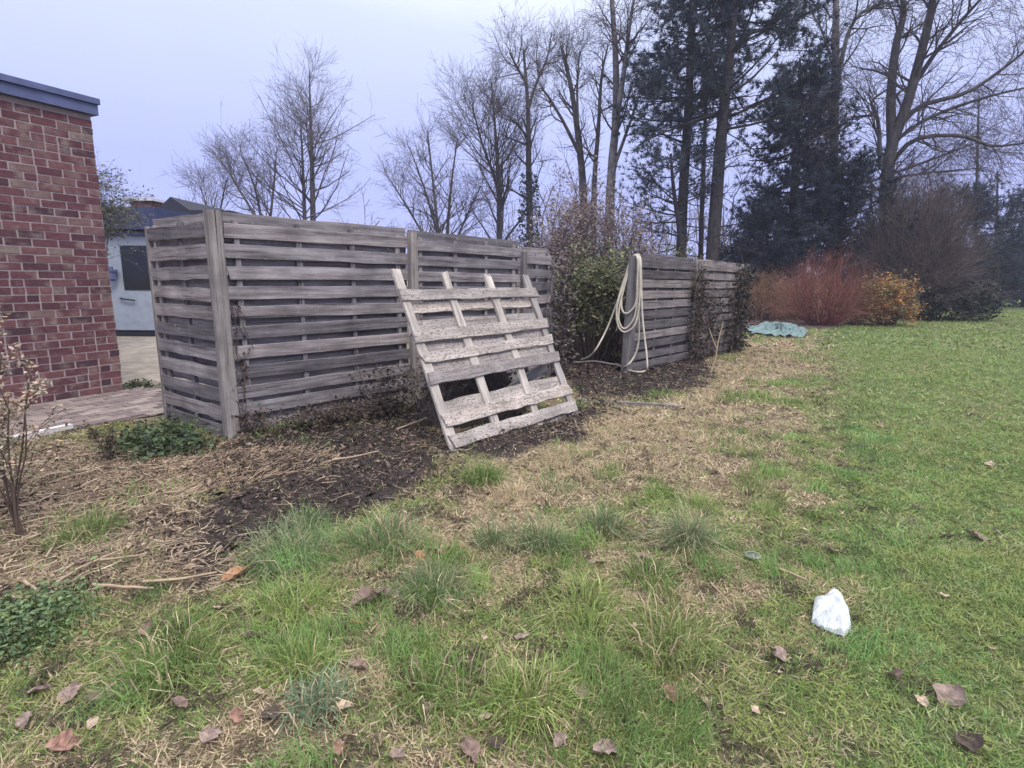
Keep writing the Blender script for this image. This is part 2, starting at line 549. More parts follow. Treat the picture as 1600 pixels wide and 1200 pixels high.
def zones(x, y):
    x = np.asarray(x, float); y = np.asarray(y, float)
    j = (vn(x, y, 0.45, 1) - 0.5) * 0.7 + (vn(x, y, 0.12, 2) - 0.5) * 0.4
    f = lambda p, a=0.12: 1 - sstep(-a, a, sdist(p, x, y) + j)
    z = dict(soil=f(Z_SOIL), straw=f(Z_STRAW), red=f(Z_REDLEAF), tan=f(Z_TAN, 0.3), bay=f(Z_BAY), bed=f(Z_BED, 0.3),
             path=1 - sstep(-0.03, 0.03, sdist(Z_PATH, x, y)), yard=1 - sstep(-0.03, 0.03, sdist(Z_YARD, x, y)))
    # patchy dead grass in the rough strip near the camera, finer patches in the mown lawn
    rough = 1 - sstep(-0.3, 1.6, (x - 0.9) - (y - 2.4) * 0.55)
    z['rough'] = rough
    p = vn(x, y, 0.55, 5) * 0.55 + vn(x, y, 0.2, 6) * 0.3 + vn(x, y, 0.07, 7) * 0.15
    z['patch'] = sstep(0.42, 0.66, p) * (0.35 + 0.65 * rough)
    return z

def gz(x, y):
    x = np.asarray(x, float); y = np.asarray(y, float)
    near = 1 - sstep(14, 30, y)
    h = ((vn(x, y, 0.8, 21) - 0.5) * 0.05 + (vn(x, y, 0.22, 22) - 0.5) * 0.03) * near
    pm = np.minimum(sstep(0.0, 0.5, sdist(Z_PATH, x, y)), sstep(0.0, 0.4, sdist(Z_YARD, x, y)))
    soil = 1 - sstep(-0.35, 0.1, sdist(Z_SOIL, x, y))
    return h * pm + soil * (0.02 + 0.05 * vn(x, y, 0.3, 25)) * pm - 0.012 * (1 - pm)

def on(u, v):                                 # ground point under a pixel, bumps included
    p = G(u, v)
    p[2] = float(gz(p[0:1], p[1:2])[0])
    return p

C_GREEN = np.array([0.24, 0.33, 0.092])
C_LAWN = np.array([0.205, 0.335, 0.10])
C_TAN = np.array([0.56, 0.45, 0.30])
C_SOIL = np.array([0.048, 0.037, 0.034])
C_STRAW = np.array([0.27, 0.205, 0.15])
C_RED = np.array([0.13, 0.085, 0.075])

def ground_colour(x, y):
    z = zones(x, y)
    c = np.broadcast_to(np.array([0.16, 0.165, 0.08]), (len(x), 3)).copy()
    mix = lambda c, k, w: c * (1 - w[:, None]) + np.asarray(k)[None] * w[:, None]
    c = mix(c, [0.20, 0.155, 0.105], np.clip(z['patch'] * 0.8 + z['rough'] * 0.25, 0, 1))
    c = mix(c, [0.34, 0.265, 0.18], z['tan'] * 0.9)
    c = mix(c, C_STRAW * 0.8, z['straw'])
    c = mix(c, C_RED, z['red'])
    c = mix(c, [0.11, 0.075, 0.065], z['bed'])
    c = mix(c, [0.085, 0.062, 0.06], z['bay'])
    c = mix(c, C_SOIL, z['soil'])
    return c * (0.75 + 0.5 * vn(x, y, 0.06, 9))[:, None]

def mat_ground():
    m, nt, b = newmat('garden ground')
    a = nt.nodes.new('ShaderNodeAttribute'); a.attribute_name = 'Col'
    tc = nt.nodes.new('ShaderNodeTexCoord')
    n1 = noise(nt, tc.outputs['Object'], 34.0, 6, 0.75)
    r1 = ramp(nt, [(0.3, (0.45,) * 3), (0.7, (1.5,) * 3)])
    nt.links.new(n1.outputs['Fac'], r1.inputs[0])
    n2 = noise(nt, tc.outputs['Object'], 1.1, 5, 0.65)
    r2 = ramp(nt, [(0.3, (0.8, 0.85, 0.8)), (0.7, (1.2, 1.12, 1.2))])
    nt.links.new(n2.outputs['Fac'], r2.inputs[0])
    c = mixc(nt, 1.0, a.outputs['Color'], r1.outputs[0], 'MULTIPLY')
    c = mixc(nt, 1.0, c, r2.outputs[0], 'MULTIPLY')
    nt.links.new(c, b.inputs['Base Color'])
    b.inputs['Roughness'].default_value = 0.95
    bump(nt, b, n1.outputs['Fac'], 0.9, 0.03)
    return m
M['ground'] = mat_ground()

# ground: one sheet, fine near the camera, coarse out to the horizon
def axis(lo, hi, step, far, grow=1.22):
    a = list(np.arange(lo, hi + 1e-6, step))
    s = step
    while a[-1] < far:
        s *= grow; a.append(a[-1] + s)
    s = step
    while a[0] > -far:
        s *= grow; a.insert(0, a[0] - s)
    return np.array(a)
gx = axis(-6.0, 8.0, 0.085, 260)
gy = axis(0.9, 13.0, 0.085, 260)
gxx, gyy = np.meshgrid(gx, gy)
fx_, fy_ = gxx.ravel(), gyy.ravel()
gV = np.stack([fx_, fy_, gz(fx_, fy_)], 1)
nx, ny = len(gx), len(gy)
gi = np.arange(nx * ny).reshape(ny, nx)
gQ = np.stack([gi[:-1, :-1], gi[:-1, 1:], gi[1:, 1:], gi[1:, :-1]], -1).reshape(-1, 4)
tag(obj('ground', mesh_np('ground', gV, gQ, None, M['ground'], True, ground_colour(fx_, fy_))), kind='structure')

# ------------------------------------------------------------------ brick path with single pavers
bed = Geo()
pp = np.array(Z_PATH)
def flat_poly(px, z):
    V = np.array([(p[0], p[1], z) for p in px])
    c = V.mean(0)
    n = len(V)
    return np.vstack([V, c]), [(i, (i + 1) % n, n) for i in range(n)]
V_, T_ = flat_poly(Z_YARD, -0.004)
path = Geo().add(*[V_, None, T_]).build('paved_yard', mat_plain('yard paving', (0.27, 0.235, 0.20), 0.95, 0.45, 5.0))
tag(path, kind='structure')
V_, T_ = flat_poly(Z_PATH, 0.000)
path = Geo().add(*[V_, None, T_]).build('paved_path', mat_plain('path joint sand', (0.13, 0.11, 0.10), 0.95, 0.3, 20))
tag(path, kind='structure')
pg = Geo().box((-0.098, -0.048, 0.0), (0.098, 0.048, 0.014))
pave_me = pg.mesh('paver', M['paver'])
E_W = np.array([0.438, 0.899, 0.0])           # along the brick wall
N_W = np.array([0.899, -0.438, 0.0])          # out of the brick wall, towards the path
WALL = np.array([-4.42, 6.30, 0.0])
cand = []
for i in range(-22, 14):
    for j_ in range(-4, 40):
        p = WALL + E_W * (i * 0.205 + (j_ % 2) * 0.1) + N_W * (0.06 + j_ * 0.104)
        cand.append(p)
cand = np.array(cand)
sd = sdist(Z_PATH, cand[:, 0], cand[:, 1])
keep = (sd < -0.02) & (((cand - WALL) @ N_W) > 0.04) & (cand[:, 0] / cand[:, 1] > -1.15)
cand = cand[keep]
cand = cand[np.argsort(cand[:, 1] * -1)][:300]
yaw = math.atan2(E_W[1], E_W[0])
for p in cand:
    o = bpy.data.objects.new('paver', pave_me)
    o.matrix_basis = Matrix.Translation((p[0], p[1], -0.004 + random.uniform(0, 0.005))) @ Matrix.Rotation(yaw + random.uniform(-.03, .03), 4, 'Z') @ Matrix.Rotation(random.uniform(-.02, .02), 4, 'X')
    link(o, path)
# pale kerb along the path edge
ka, kb = on(-90, 713), on(112, 668)
ke = nrm(kb - ka); kn = np.array([-ke[1], ke[0], 0])
kerb = None
kl = np.linalg.norm(kb - ka)
for i in range(3):
    g = Geo().box((0.004, -0.03, -0.05), (kl / 3 - 0.004, 0.03, 0.035))
    p = ka + ke * kl / 3 * i
    m4 = frame_mat((p[0], p[1], 0), ke, kn, Z)
    if kerb is None:
        kerb = tag(obj('kerb', g.mesh('kerb', M['kerb']), None, m4), kind='structure')
    else:
        obj('kerb_block', g.mesh('kerb_block', M['kerb']), kerb, m4)

# ------------------------------------------------------------------ brick house
house = empty('brick_house', WALL)
tag(house, 'flat-roofed house corner of red brick with blue grey fascia', 'house')
W_H, COURSE, BL = 2.93, 0.0778, 0.226
def wall_frame(origin, ex, nrm_):
    return frame_mat(origin, ex, nrm_, Z)
core = Geo().box((-4.0, -4.0, 0.0), (-0.012, -0.012, W_H))          # x along the wall towards the corner, y out of the wall
wall = obj('wall', core.mesh('wall', M['mortar']), house, wall_frame(WALL, E_W, N_W))
def brick_mesh(L, h=COURSE - 0.013, d=0.05):
    g = Geo()
    j = lambda: random.uniform(-0.002, 0.002)
    V = [(x * L / 2 + j(), y * d / 2, z * h / 2 + j()) for x, y, z in ((-1, -1, -1), (1, -1, -1), (1, 1, -1), (-1, 1, -1), (-1, -1, 1), (1, -1, 1), (1, 1, 1), (-1, 1, 1))]
    V = [(x * (0.992 if y > 0 else 1), y, z * (0.98 if y > 0 else 1)) for x, y, z in V]
    g.add(V, [(0, 3, 2, 1), (4, 5, 6, 7), (0, 1, 5, 4), (1, 2, 6, 5), (2, 3, 7, 6), (3, 0, 4, 7)])
    return g
full = [brick_mesh(BL - 0.017).mesh('brick', M['brick']) for _ in range(6)]
half = [brick_mesh(BL / 2 - 0.017).mesh('brick', M['brick']) for _ in range(4)]
rest = Geo()
ncourse = int(W_H / COURSE)
for r in range(ncourse):
    x = -random.uniform(0, 0.012)
    first = True; pend = False
    while x > -3.9:
        if first:
            L, ms = ((BL / 2, half) if r % 2 else (BL, full)); first = False
        else:
            if pend:
                L, ms = BL / 2, half; pend = False
            elif random.random() < 0.90:
                L, ms = BL, full
            else:                              # now and then two half bricks in place of one
                L, ms = BL / 2, half; pend = True
        cx, cz = x - L / 2, COURSE * (r + 0.5) + 0.006
        pos = WALL + E_W * cx + N_W * (-0.031 + random.uniform(-0.002, 0.002)) + Z * (cz + random.uniform(-.0015, .0015))
        if x > -1.65:
            obj('brick', random.choice(ms), wall, frame_mat(pos, E_W, N_W, Z))
        else:
            b8 = brick_mesh(L - 0.017)
            V = b8.V[0]
            rest.add(pos + V[:, :1] * E_W + V[:, 1:2] * N_W + V[:, 2:] * Z, b8.Q[0])
        x -= L
    # the return wall round the corner
    y = -0.0
    k = 0
    while y > -3.8:
        L = BL / 2 if (k == 0 and r % 2 == 0) else BL
        k += 1
        pos = WALL - N_W * (-y + L / 2 + 0.06) + E_W * (-0.026) + Z * (COURSE * (r + 0.5) + 0.006)
        b8 = brick_mesh(L - 0.017); V = b8.V[0]
        rest.add(pos + V[:, :1] * (-N_W) + V[:, 1:2] * E_W + V[:, 2:] * Z, b8.Q[0])
        y -= L
rb = rest.build('brickwork', M['brick'], wall)
rb['kind'] = 'stuff'
fas = Geo().box((-4.05, -4.05, W_H + 0.003), (0.035, 0.055, W_H + 0.105))
obj('fascia', fas.mesh('fascia', M['fascia']), house, wall_frame(WALL, E_W, N_W))
fas = Geo().box((-4.06, -4.06, W_H + 0.108), (0.05, 0.08, W_H + 0.165))
obj('roof_edge', fas.mesh('roof_edge', M['fascia']), house, wall_frame(WALL, E_W, N_W))

# ------------------------------------------------------------------ outbuilding with the door, beyond the yard
OB = np.array([-9.9, 12.15, 0.0])
out = empty('outbuilding', OB)
tag(out, 'low white outbuilding with dark glazed door and blue fascia beyond the yard', 'building')
def obox(name, lo, hi, mat, parent=out):
    c = np.array([(lo[0] + hi[0]) / 2, (lo[1] + hi[1]) / 2, lo[2]])
    g = Geo().box(np.array(lo) - c, np.array(hi) - c)
    return obj(name, g.mesh(name, mat), parent, Matrix.Translation(Vector(c)))
xL, xR = -11.5, -7.41
obox('wall', (xL, 12.2, 0.10), (xR, 15.5, 2.20), M['white'])
obox('plinth', (xL, 12.17, 0.0), (xR + 0.01, 15.5, 0.12), M['black'])
obox('fascia', (xL, 11.95, 2.22), (xR + 0.08, 15.6, 2.66), M['navy'])
obox('soffit_shadow_board', (xL, 12.10, 2.10), (xR + 0.02, 12.19, 2.178), M['fascia'])
door = obox('door', (-8.58, 12.14, 0.125), (-7.46, 12.19, 2.09), M['white'])
obox('pane', (-8.26, 12.125, 0.98), (-7.58, 12.138, 1.90), M['glass'], door)
hd = Geo()
tubes(hd, smooth_line([(-8.34, 12.13, 0.80), (-8.34, 12.08, 0.80), (-8.20, 12.08, 0.78), (-8.04, 12.08, 0.76)], 10), np.full(10, 0.018), 6)
hd.build('handle', M['black'], door)
obox('dark_frame', (-9.2, 12.17, 0.125), (-8.60, 12.197, 2.09), M['navy'])
lamp = Geo()
for rr, z0, z1 in ((0.05, 1.16, 1.2), (0.085, 1.2, 1.36), (0.11, 1.36, 1.40), (0.04, 1.40, 1.46)):
    a = np.linspace(0, 2 * math.pi, 9)[:-1]
    V = np.array([(-8.42 + rr * math.cos(t), 12.02 + rr * math.sin(t), z) for z in (z0, z1) for t in a])
    lamp.add(V, [(i, (i + 1) % 8, 8 + (i + 1) % 8, 8 + i) for i in range(8)], [t for i in range(1, 7) for t in ((0, i + 1, i), (8, 8 + i, 9 + i))])
lamp.box((-8.45, 12.04, 1.22), (-8.39, 12.139, 1.28))
lamp.build('wall_lantern', M['fascia'], out)
# a second, tiled building behind it
back = empty('tiled_building', (-6.9, 15.5, 0))
tag(back, 'low brick building with small dark gable and chimney behind the white outbuilding', 'building')
obox('wall', (-9.75, 16.0, 0), (-7.9, 19.0, 2.87), M['brick'], back)
obox('wall_wing', (-10.6, 16.4, 0), (-9.78, 19.0, 2.87), M['brick'], back)
obox('eaves', (-10.8, 15.7, 2.875), (-7.6, 19.2, 3.02), M['tile'], back)
g = Geo()
gc, gw, gh = -9.2, 0.44, 0.34
V = [(gc - gw, 15.8, 3.03), (gc + gw, 15.8, 3.03), (gc - 0.04, 15.8, 3.03 + gh), (gc - gw, 18.6, 3.03), (gc + gw, 18.6, 3.03), (gc - 0.04, 18.6, 3.03 + gh)]
g.add(V, [(0, 2, 5, 3), (1, 4, 5, 2), (0, 3, 4, 1)], [(0, 1, 2), (3, 5, 4)])
g.build('roof', M['tile'], back)
obox('chimney', (-10.60, 16.2, 3.023), (-10.0, 16.7, 3.30), M['brick'], back)
obox('chimney_cap', (-10.68, 16.1, 3.303), (-9.92, 16.8, 3.37), M['kerb'], back)

# ------------------------------------------------------------------ fences
def board_mesh(L, w, t, mat, nseg=7, warp=0.006, ragged=0.008):
    """x along the length, y through the thickness, z across the width."""
    xs = np.linspace(0, L, nseg + 1)
    top = w / 2 + RNG.normal(0, ragged * 0.35, nseg + 1)
    bot = -w / 2 + RNG.normal(0, ragged * 0.35, nseg + 1)
    bend = np.cumsum(RNG.normal(0, warp * 0.4, nseg + 1)); bend -= np.linspace(bend[0], bend[-1], nseg + 1)
    xt, xb = xs.copy(), xs.copy()
    for k in (0, -1):
        xt[k] += RNG.normal(0, ragged); xb[k] += RNG.normal(0, ragged)
    V = []
    for i in range(nseg + 1):
        c = min(0.003, t * 0.2)
        V += [(xb[i], bend[i] - t / 2, bot[i] + c), (xt[i], bend[i] - t / 2, top[i] - c), (xt[i], bend[i] - t / 2 + c, top[i]),
              (xt[i], bend[i] + t / 2, top[i]), (xb[i], bend[i] + t / 2, bot[i]), (xb[i], bend[i] - t / 2 + c, bot[i])]
    Q = []
    for i in range(nseg):
        for k in range(6):
            Q.append((i * 6 + k, (i + 1) * 6 + k, (i + 1) * 6 + (k + 1) % 6, i * 6 + (k + 1) % 6))
    e = nseg * 6
    Q += [(0, 1, 2, 5), (2, 3, 4, 5), (e + 5, e + 2, e + 1, e), (e + 5, e + 4, e + 3, e + 2)]
    return mesh_np('board', V, Q, None, mat)

def board(name, a, b, nrm_, w, t, mat, parent, tilt=0.0, **kw):
    """a board from a to b (centre line); nrm_ is the face turned away from the viewer."""
    a = np.asarray(a, float); b = np.asarray(b, float)
    x = nrm(b - a); y = nrm(np.asarray(nrm_) - x * np.dot(x, nrm_)); z = np.cross(x, y)
    if z[2] < 0 and abs(x[2]) < 0.7: y = -y; z = -z
    if tilt: 
        y, z = y * math.cos(tilt) + z * math.sin(tilt), z * math.cos(tilt) - y * math.sin(tilt)
    return obj(name, board_mesh(float(np.linalg.norm(b - a)), w, t, mat, **kw), parent, frame_mat(a, x, y, z))

def fence_panel(fence, a, b, zt, zb, away, nf, gap_l=0.04, gap_r=0.04, skip=(), droop=0.0, wf=0.67, mat='fence'):
    """horizontal boards, alternately in front of and behind upright battens."""
    L = float(np.linalg.norm(b - a)); e = nrm(b - a)
    pan = empty('panel', a, fence)
    step = (zt - zb) / nf
    w = step * wf
    for i in range(nf):
        if i in skip: continue
        z = zt - step * (i + 0.5) + 0.01
        j = lambda s=0.006: random.gauss(0, s)
        A = a + e * (gap_l + abs(j())) - away * 0.022 + Z * (z + j()); B = b - e * (gap_r + abs(j())) - away * 0.022 + Z * (z + j() - droop)
        board('board', A, B, away, w + j(0.003), 0.015, M[mat], pan, tilt=j(0.05))
    for i in range(nf + 1):
        z = zt - step * i + 0.012
        j = lambda s=0.006: random.gauss(0, s)
        A = a + e * (gap_l + 0.02) + away * 0.0285 + Z * (z + 0.004 + j(0.003)); B = b - e * (gap_r + 0.02) + away * 0.0285 + Z * 0.004 + Z * (z + j() - droop)
        board('board', A, B, away, step * 0.74 + j(0.003), 0.014, M[mat], pan, tilt=j(0.05))
    for f in ([0.08, 0.36, 0.64, 0.92] if L > 1.3 else [0.1, 0.5, 0.9]):
        p = a + e * L * f
        board('batten', p + away * 0.0035 + Z * (zb - 0.02), p + away * 0.0035 + Z * (zt + 0.01), away, 0.045, 0.034, M[mat], pan)
    return pan

def post(fence, p, h, w=0.085, mat=None, lean=(0, 0)):
    g = Geo()
    n = 7
    s = np.linspace(-0.12, h, n)
    V = []
    for i, z in enumerate(s):
        k = w / 2 * (1 + RNG.normal(0, 0.03)) * (0.94 if i == n - 1 else 1)
        c = k * 0.72
        ring = [(-k, -c), (-c, -k), (c, -k), (k, -c), (k, c), (c, k), (-c, k), (-k, c)]
        for x, y in ring:
            V.append((z, y, x))               # local x runs up the post, so the grain does too
    Q = [(i * 8 + k, i * 8 + (k + 1) % 8, (i + 1) * 8 + (k + 1) % 8, (i + 1) * 8 + k) for i in range(n - 1) for k in range(8)]
    t0_ = (n - 1) * 8
    T = [(t0_, t0_ + k, t0_ + k + 1) for k in range(1, 7)]
    g.add(V, Q, T)
    x = nrm(np.array([lean[0], lean[1], 1.0])); y = nrm(N_F - x * np.dot(x, N_F)); z = np.cross(x, y)
    return obj('post', g.mesh('post', mat or M['post']), fence, frame_mat(p, x, y, z))

fence = empty('wooden_fence', CORNER)
tag(fence, 'weathered grey board fence turning a corner behind the leaning pallet', 'fence')
SIDE = G(264, 654)
post(fence, CORNER, 1.775, 0.105, lean=(-0.008, 0))
post(fence, SIDE, 1.71, 0.06)
post(fence, POST2 - N_F * 0.055, 1.74, 0.085)
post(fence, POST3 - N_F * 0.05, 1.615, 0.075)
post(fence, POST3 + E_F * 0.62, 1.60, 0.075)
fence_panel(fence, CORNER, POST2, 1.70, -0.01, N_F, 11, 0.042, 0.01)
fence_panel(fence, POST2, POST3, 1.69, -0.02, N_F, 11, 0.01, 0.02, droop=0.01)
fence_panel(fence, POST3, POST3 + E_F * 0.62, 1.60, -0.04, N_F, 10, 0.02, 0.03)
e_s = nrm(SIDE - CORNER); n_s = np.array([e_s[1], -e_s[0], 0]); n_s = n_s if np.dot(n_s, E_F) > 0 else -n_s
fence_panel(fence, CORNER, SIDE, 1.70, -0.03, n_s, 11, 0.035, 0.02)
board('loose_board', CORNER + E_F * 0.22 - N_F * 0.09 + Z * -0.03, CORNER + E_F * 0.75 - N_F * 0.07 + Z * 0.0, N_F, 0.085, 0.015, M['fence'], fence)

fence2 = empty('wooden_fence', FAR_A)
tag(fence2, 'grey board fence with hose on its post and creeper on its boards', 'fence')
post(fence2, FAR_A - E_F * 0.02, 1.60, 0.12, lean=(0.03, 0))
FAR_M = FAR_A + E_F * 2.02
post(fence2, FAR_M, 1.58, 0.08)
post(fence2, FAR_B, 1.60, 0.09)
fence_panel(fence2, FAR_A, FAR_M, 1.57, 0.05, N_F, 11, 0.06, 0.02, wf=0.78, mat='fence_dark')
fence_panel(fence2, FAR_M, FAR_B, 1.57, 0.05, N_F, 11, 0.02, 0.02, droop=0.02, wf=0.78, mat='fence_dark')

# ------------------------------------------------------------------ the leaning pallet
PB = np.array([-0.43, 4.02, 0.0])
pd = nrm(N_F * 0.664 + Z * 1.345)             # up the slope
pn = np.cross(E_F, pd); pn = pn if np.dot(pn, N_F) > 0 else -pn     # through the pallet, away from the camera
PW, PL = 1.63, 1.50
pal = empty('wooden_pallet', PB)
tag(pal, 'big slatted wooden pallet with flaking grey boards leaning before the fence', 'pallet')
for i, (f, top, bot) in enumerate(((0.03, 1.50, -0.02), (0.53, 1.49, -0.03), (1.06, 1.48, -0.02), (1.595, 1.50, -0.03))):
    p = PB + E_F * f
    board('batten', p + pd * bot, p + pd * top + E_F * random.uniform(-.015, .015), pn, 0.085, 0.022, M['batten'], pal, ragged=0.012)
for hi, lo, dr in ((1.33, 1.25, -0.0), (0.985, 0.90, 0.02), (0.81, 0.73, 0.025), (0.645, 0.56, 0.015), (0.31, 0.22, 0.015), (0.145, 0.055, 0.012)):
    s = (hi + lo) / 2
    board('board', PB + E_F * random.uniform(-0.03, -0.005) + pd * s - pn * 0.0215, PB + E_F * (PW + random.uniform(0.0, 0.03)) + pd * (s + dr) - pn * 0.0215, pn, hi - lo + 0.012, 0.018, M['pallet'], pal, ragged=0.012, nseg=12)
for hi, lo in ((1.235, 1.15), (1.085, 0.97), (0.905, 0.80), (0.73, 0.63), (0.42, 0.31), (0.06, -0.03)):
    s = (hi + lo) / 2
    board('back_board', PB + E_F * random.uniform(-0.0, 0.02) + pd * s + pn * 0.0215, PB + E_F * (PW - random.uniform(0.0, 0.03)) + pd * (s + 0.012) + pn * 0.0215, pn, hi - lo, 0.018, M['pallet'], pal, ragged=0.012, nseg=12)

def plank(name, a, b, n_, w, t, label, mat='batten'):
    o = board(name, a, b, n_, w, t, M[mat], None, ragged=0.015)
    return tag(o, label, 'plank')
plank('prop_plank', POST3 - E_F * 0.75 - N_F * 0.95 - Z * 0.02, PB + E_F * 1.17 + pd * 1.53 + pn * 0.10, E_F, 0.06, 0.03, 'narrow upright batten sticking up behind the pallet top')
plank('diagonal_plank', PB + E_F * 0.62 + pd * 0.20 + pn * 0.30 + N_F * 0.15, PB + E_F * 1.62 + pd * 0.58 + pn * 0.16, N_F, 0.10, 0.025, 'slanting plank seen through the gap low in the pallet')
a_, b_ = on(905, 629), on(1060, 640)
plank('ground_plank', a_ + Z * 0.0, b_ + Z * 0.012, Z, 0.05, 0.03, 'thin grey plank lying flat in dark soil beside the pallet')

hc = PB + E_F * 1.0 + N_F * 0.80  # dark leafy mound, added so the pallet gaps look shaded
na_, nr_ = 36, 14
hV, hT = [hc + Z * 0.66], []
for r in range(1, nr_ + 1):
    for a in range(na_):
        t = a / na_ * 2 * math.pi; k = r / nr_
        q = hc + E_F * (math.cos(t) * 0.70 * k) + N_F * (math.sin(t) * 0.42 * k)
        q = q + Z * (0.66 * (1 - k ** 1.6) * (0.85 + 0.3 * random.random()) - 0.02)
        hV.append(q)
hQ = [(1 + r * na_ + a, 1 + (r + 1) * na_ + a, 1 + (r + 1) * na_ + (a + 1) % na_, 1 + r * na_ + (a + 1) % na_) for r in range(nr_ - 1) for a in range(na_)]
heap = Geo().add(np.array(hV), hQ, [(0, 1 + a, 1 + (a + 1) % na_) for a in range(na_)], np.array(hV) * 0 + np.array([0.05, 0.04, 0.036])).build('gap_dark_mound', M['litter'], None, False, at=hc)
hg_ = Geo()
hq = np.array(hV)[RNG.integers(0, len(hV), 2600)] + RNG.normal(0, 0.03, (2600, 3))
leaves(hg_, hq, 0.02, cjit((0.07, 0.054, 0.047), 2600, 0.5), RNG, 0.6)
tag(hg_.build('mound_leaves', M['litter'], heap), kind='stuff')
tag(heap, 'dark leafy mound added between pallet and fence to darken the gaps', 'compost heap')

# ------------------------------------------------------------------ hose on the far fence post
def hx(cx, cy, off):                           # pixel in the hose close-up -> place off metres ahead of the post line
    return D(830 + cx * 0.2833, 300 + cy * 0.2833, FAR_A[1] + off)
gl = lambda cx, cy: on(830 + cx * .2833, 300 + cy * .2833) + Z * 0.05
top = lambda dx=0, o=-0.02: hx(572 + dx, 352, o)
hp = [hx(470, 992, -0.05) * 0 + gl(470, 992), hx(520, 962, -0.10), hx(572, 900, -0.12), hx(594, 800, -0.12), hx(592, 600, -0.12), hx(588, 430, -0.11), hx(586, 365, -0.10), top(0),
      hx(548, 400, 0.0), hx(520, 500, -0.02), hx(490, 620, -0.04), hx(482, 700, -0.06), hx(503, 750, -0.08), hx(535, 742, -0.10), hx(572, 680, -0.13), hx(588, 560, -0.14), hx(592, 420, -0.13), hx(592, 362, -0.10), top(6, 0.0),
      hx(540, 400, 0.02), hx(512, 500, 0.0), hx(480, 600, -0.04), hx(471, 670, -0.06), hx(482, 745, -0.08), hx(520, 772, -0.10), hx(575, 725, -0.15), hx(598, 590, -0.16), hx(600, 420, -0.15), hx(597, 358, -0.10), top(10, 0.01),
      hx(538, 420, 0.02), hx(508, 530, 0.0), hx(497, 615, -0.04), hx(510, 665, -0.07), hx(545, 660, -0.10), hx(578, 605, -0.14), hx(586, 480, -0.15), hx(590, 370, -0.11), top(-6, 0.02),
      hx(530, 440, 0.05), hx(500, 520, 0.05), hx(470, 620, 0.05), hx(410, 770, 0.03), hx(335, 895, 0.0), gl(262, 958), gl(232, 966), gl(262, 970), gl(350, 976), gl(440, 990),
      gl(480, 994), gl(520, 1022), gl(588, 1040), gl(630, 1030) + Z * 0.01, hx(640, 975, -0.32), hx(637, 900, -0.28), hx(625, 800, -0.22), hx(612, 660, -0.17), hx(607, 500, -0.15), hx(604, 380, -0.12), hx(590, 345, -0.06), top(4, 0.0)]
hg = Geo()
hl = smooth_line(hp, 560)
tubes(hg, hl, np.full(len(hl), 0.0125), 8)
hose = hg.build('garden_hose', M['hose'], None, True, at=FAR_A)
tag(hose, 'cream garden hose hung in loops over the fence post', 'hose')

# ------------------------------------------------------------------ trees
def cyl(P, r0, r1):
    P = smooth_line(P, 12)
    return P, np.linspace(r0, r1, 12)

def grow(limbs, lv, rng):
    """limbs (M,n,3),(M,n); lv a list of dicts of spawn arguments; returns every level."""
    out = [limbs]
    P, R = limbs
    for kw in lv:
        P, R = spawn(P, R, rng=rng, **kw)
        out.append((P, R))
    return out

def limb_set(limbs, Y, rng):
    P, R = [], []
    for px, r0, r1, dy in limbs:
        n = len(px)
        p = [D(u, v, Y + dy * i / max(1, n - 1)) for i, (u, v) in enumerate(px)]
        p, r = cyl(p, r0, r1)
        if p[0][2] < 0.6: p[0][2] = -0.1
        P.append(p); R.append(r)
    return np.array(P), np.array(R)

def bare_tree(name, label, Y, limbs, lv, bark='bark', twig=(0.085, 0.07, 0.075), seed=1, group=None, sides=(7, 4, 3, 3, 3), extra=None):
    rng = np.random.default_rng(seed)
    L = limb_set(limbs, Y, rng)
    base = L[0][0][0].copy(); base[2] = 0
    t = empty(name, base)
    tag(t, label, 'tree', group)
    lev = grow(L, lv, rng)
    g = Geo(); tubes(g, *lev[0], 8)
    g.build('trunk', M[bark], t, True)
    g = Geo()
    for i, (P, R) in enumerate(lev[1:], 1):
        tubes(g, P, np.maximum(R, 0.004), 1 if i >= len(lev) - 1 else sides[min(i, 4)], cjit(twig, len(P), 0.25, rng))
    g.build('crown', M['twig'], t)
    return t, lev

def ivy_on(parent, P, Rr, n, size, colr, rng, name='ivy'):
    """leaves hugging a trunk line P (n,3)"""
    t = rng.uniform(0, len(P) - 1.001, n); i = t.astype(int); f = (t - i)[:, None]
    p = P[i] * (1 - f) + P[i + 1] * f
    a = rng.uniform(0, 2 * math.pi, n); r = Rr * np.sqrt(rng.uniform(0.15, 1, n)) * (1.15 - 0.75 * t / len(P))
    q = p + np.stack([np.cos(a) * r, np.sin(a) * r, np.zeros(n)], 1)
    g = Geo(); leaves(g, q, size, cjit(colr, n, 0.4, rng), rng, 0.7)
    return g.build(name, M['leaf'], parent)

GR = 'bare winter trees along the far edge of the garden'
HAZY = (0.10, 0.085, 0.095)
# broad pale tree with a tall leader, far behind the fence
lvA = [dict(k=38, t0=0.22, t1=0.97, ang=56, L=lambda t: 5.6 * (1.03 - t) ** 1.0, n=8, wander=0.09, upw=0.055, rf=0.36, rmax=0.045, tip=0.25),
       dict(k=9, t0=0.2, t1=1.0, ang=42, L=1.15, n=5, wander=0.14, upw=0.05, rf=0.45, rmax=0.014, tip=0.4),
       dict(k=4, t0=0.2, t1=1.0, ang=40, L=0.5, n=3, wander=0.15, upw=0.03, rf=0.55, rmax=0.0065, tip=0.6)]
bare_tree('bare_tree', 'tall pointed bare tree with upswept branches above the corner fence', 27, [
    ([(490, 476), (489, 340), (487, 240), (485, 175), (483, 108)], 0.17, 0.02, 0.5),
    ([(478, 476), (476, 340), (473, 260), (470, 190)], 0.13, 0.025, -0.8)], lvA, seed=3, group=GR, twig=HAZY)
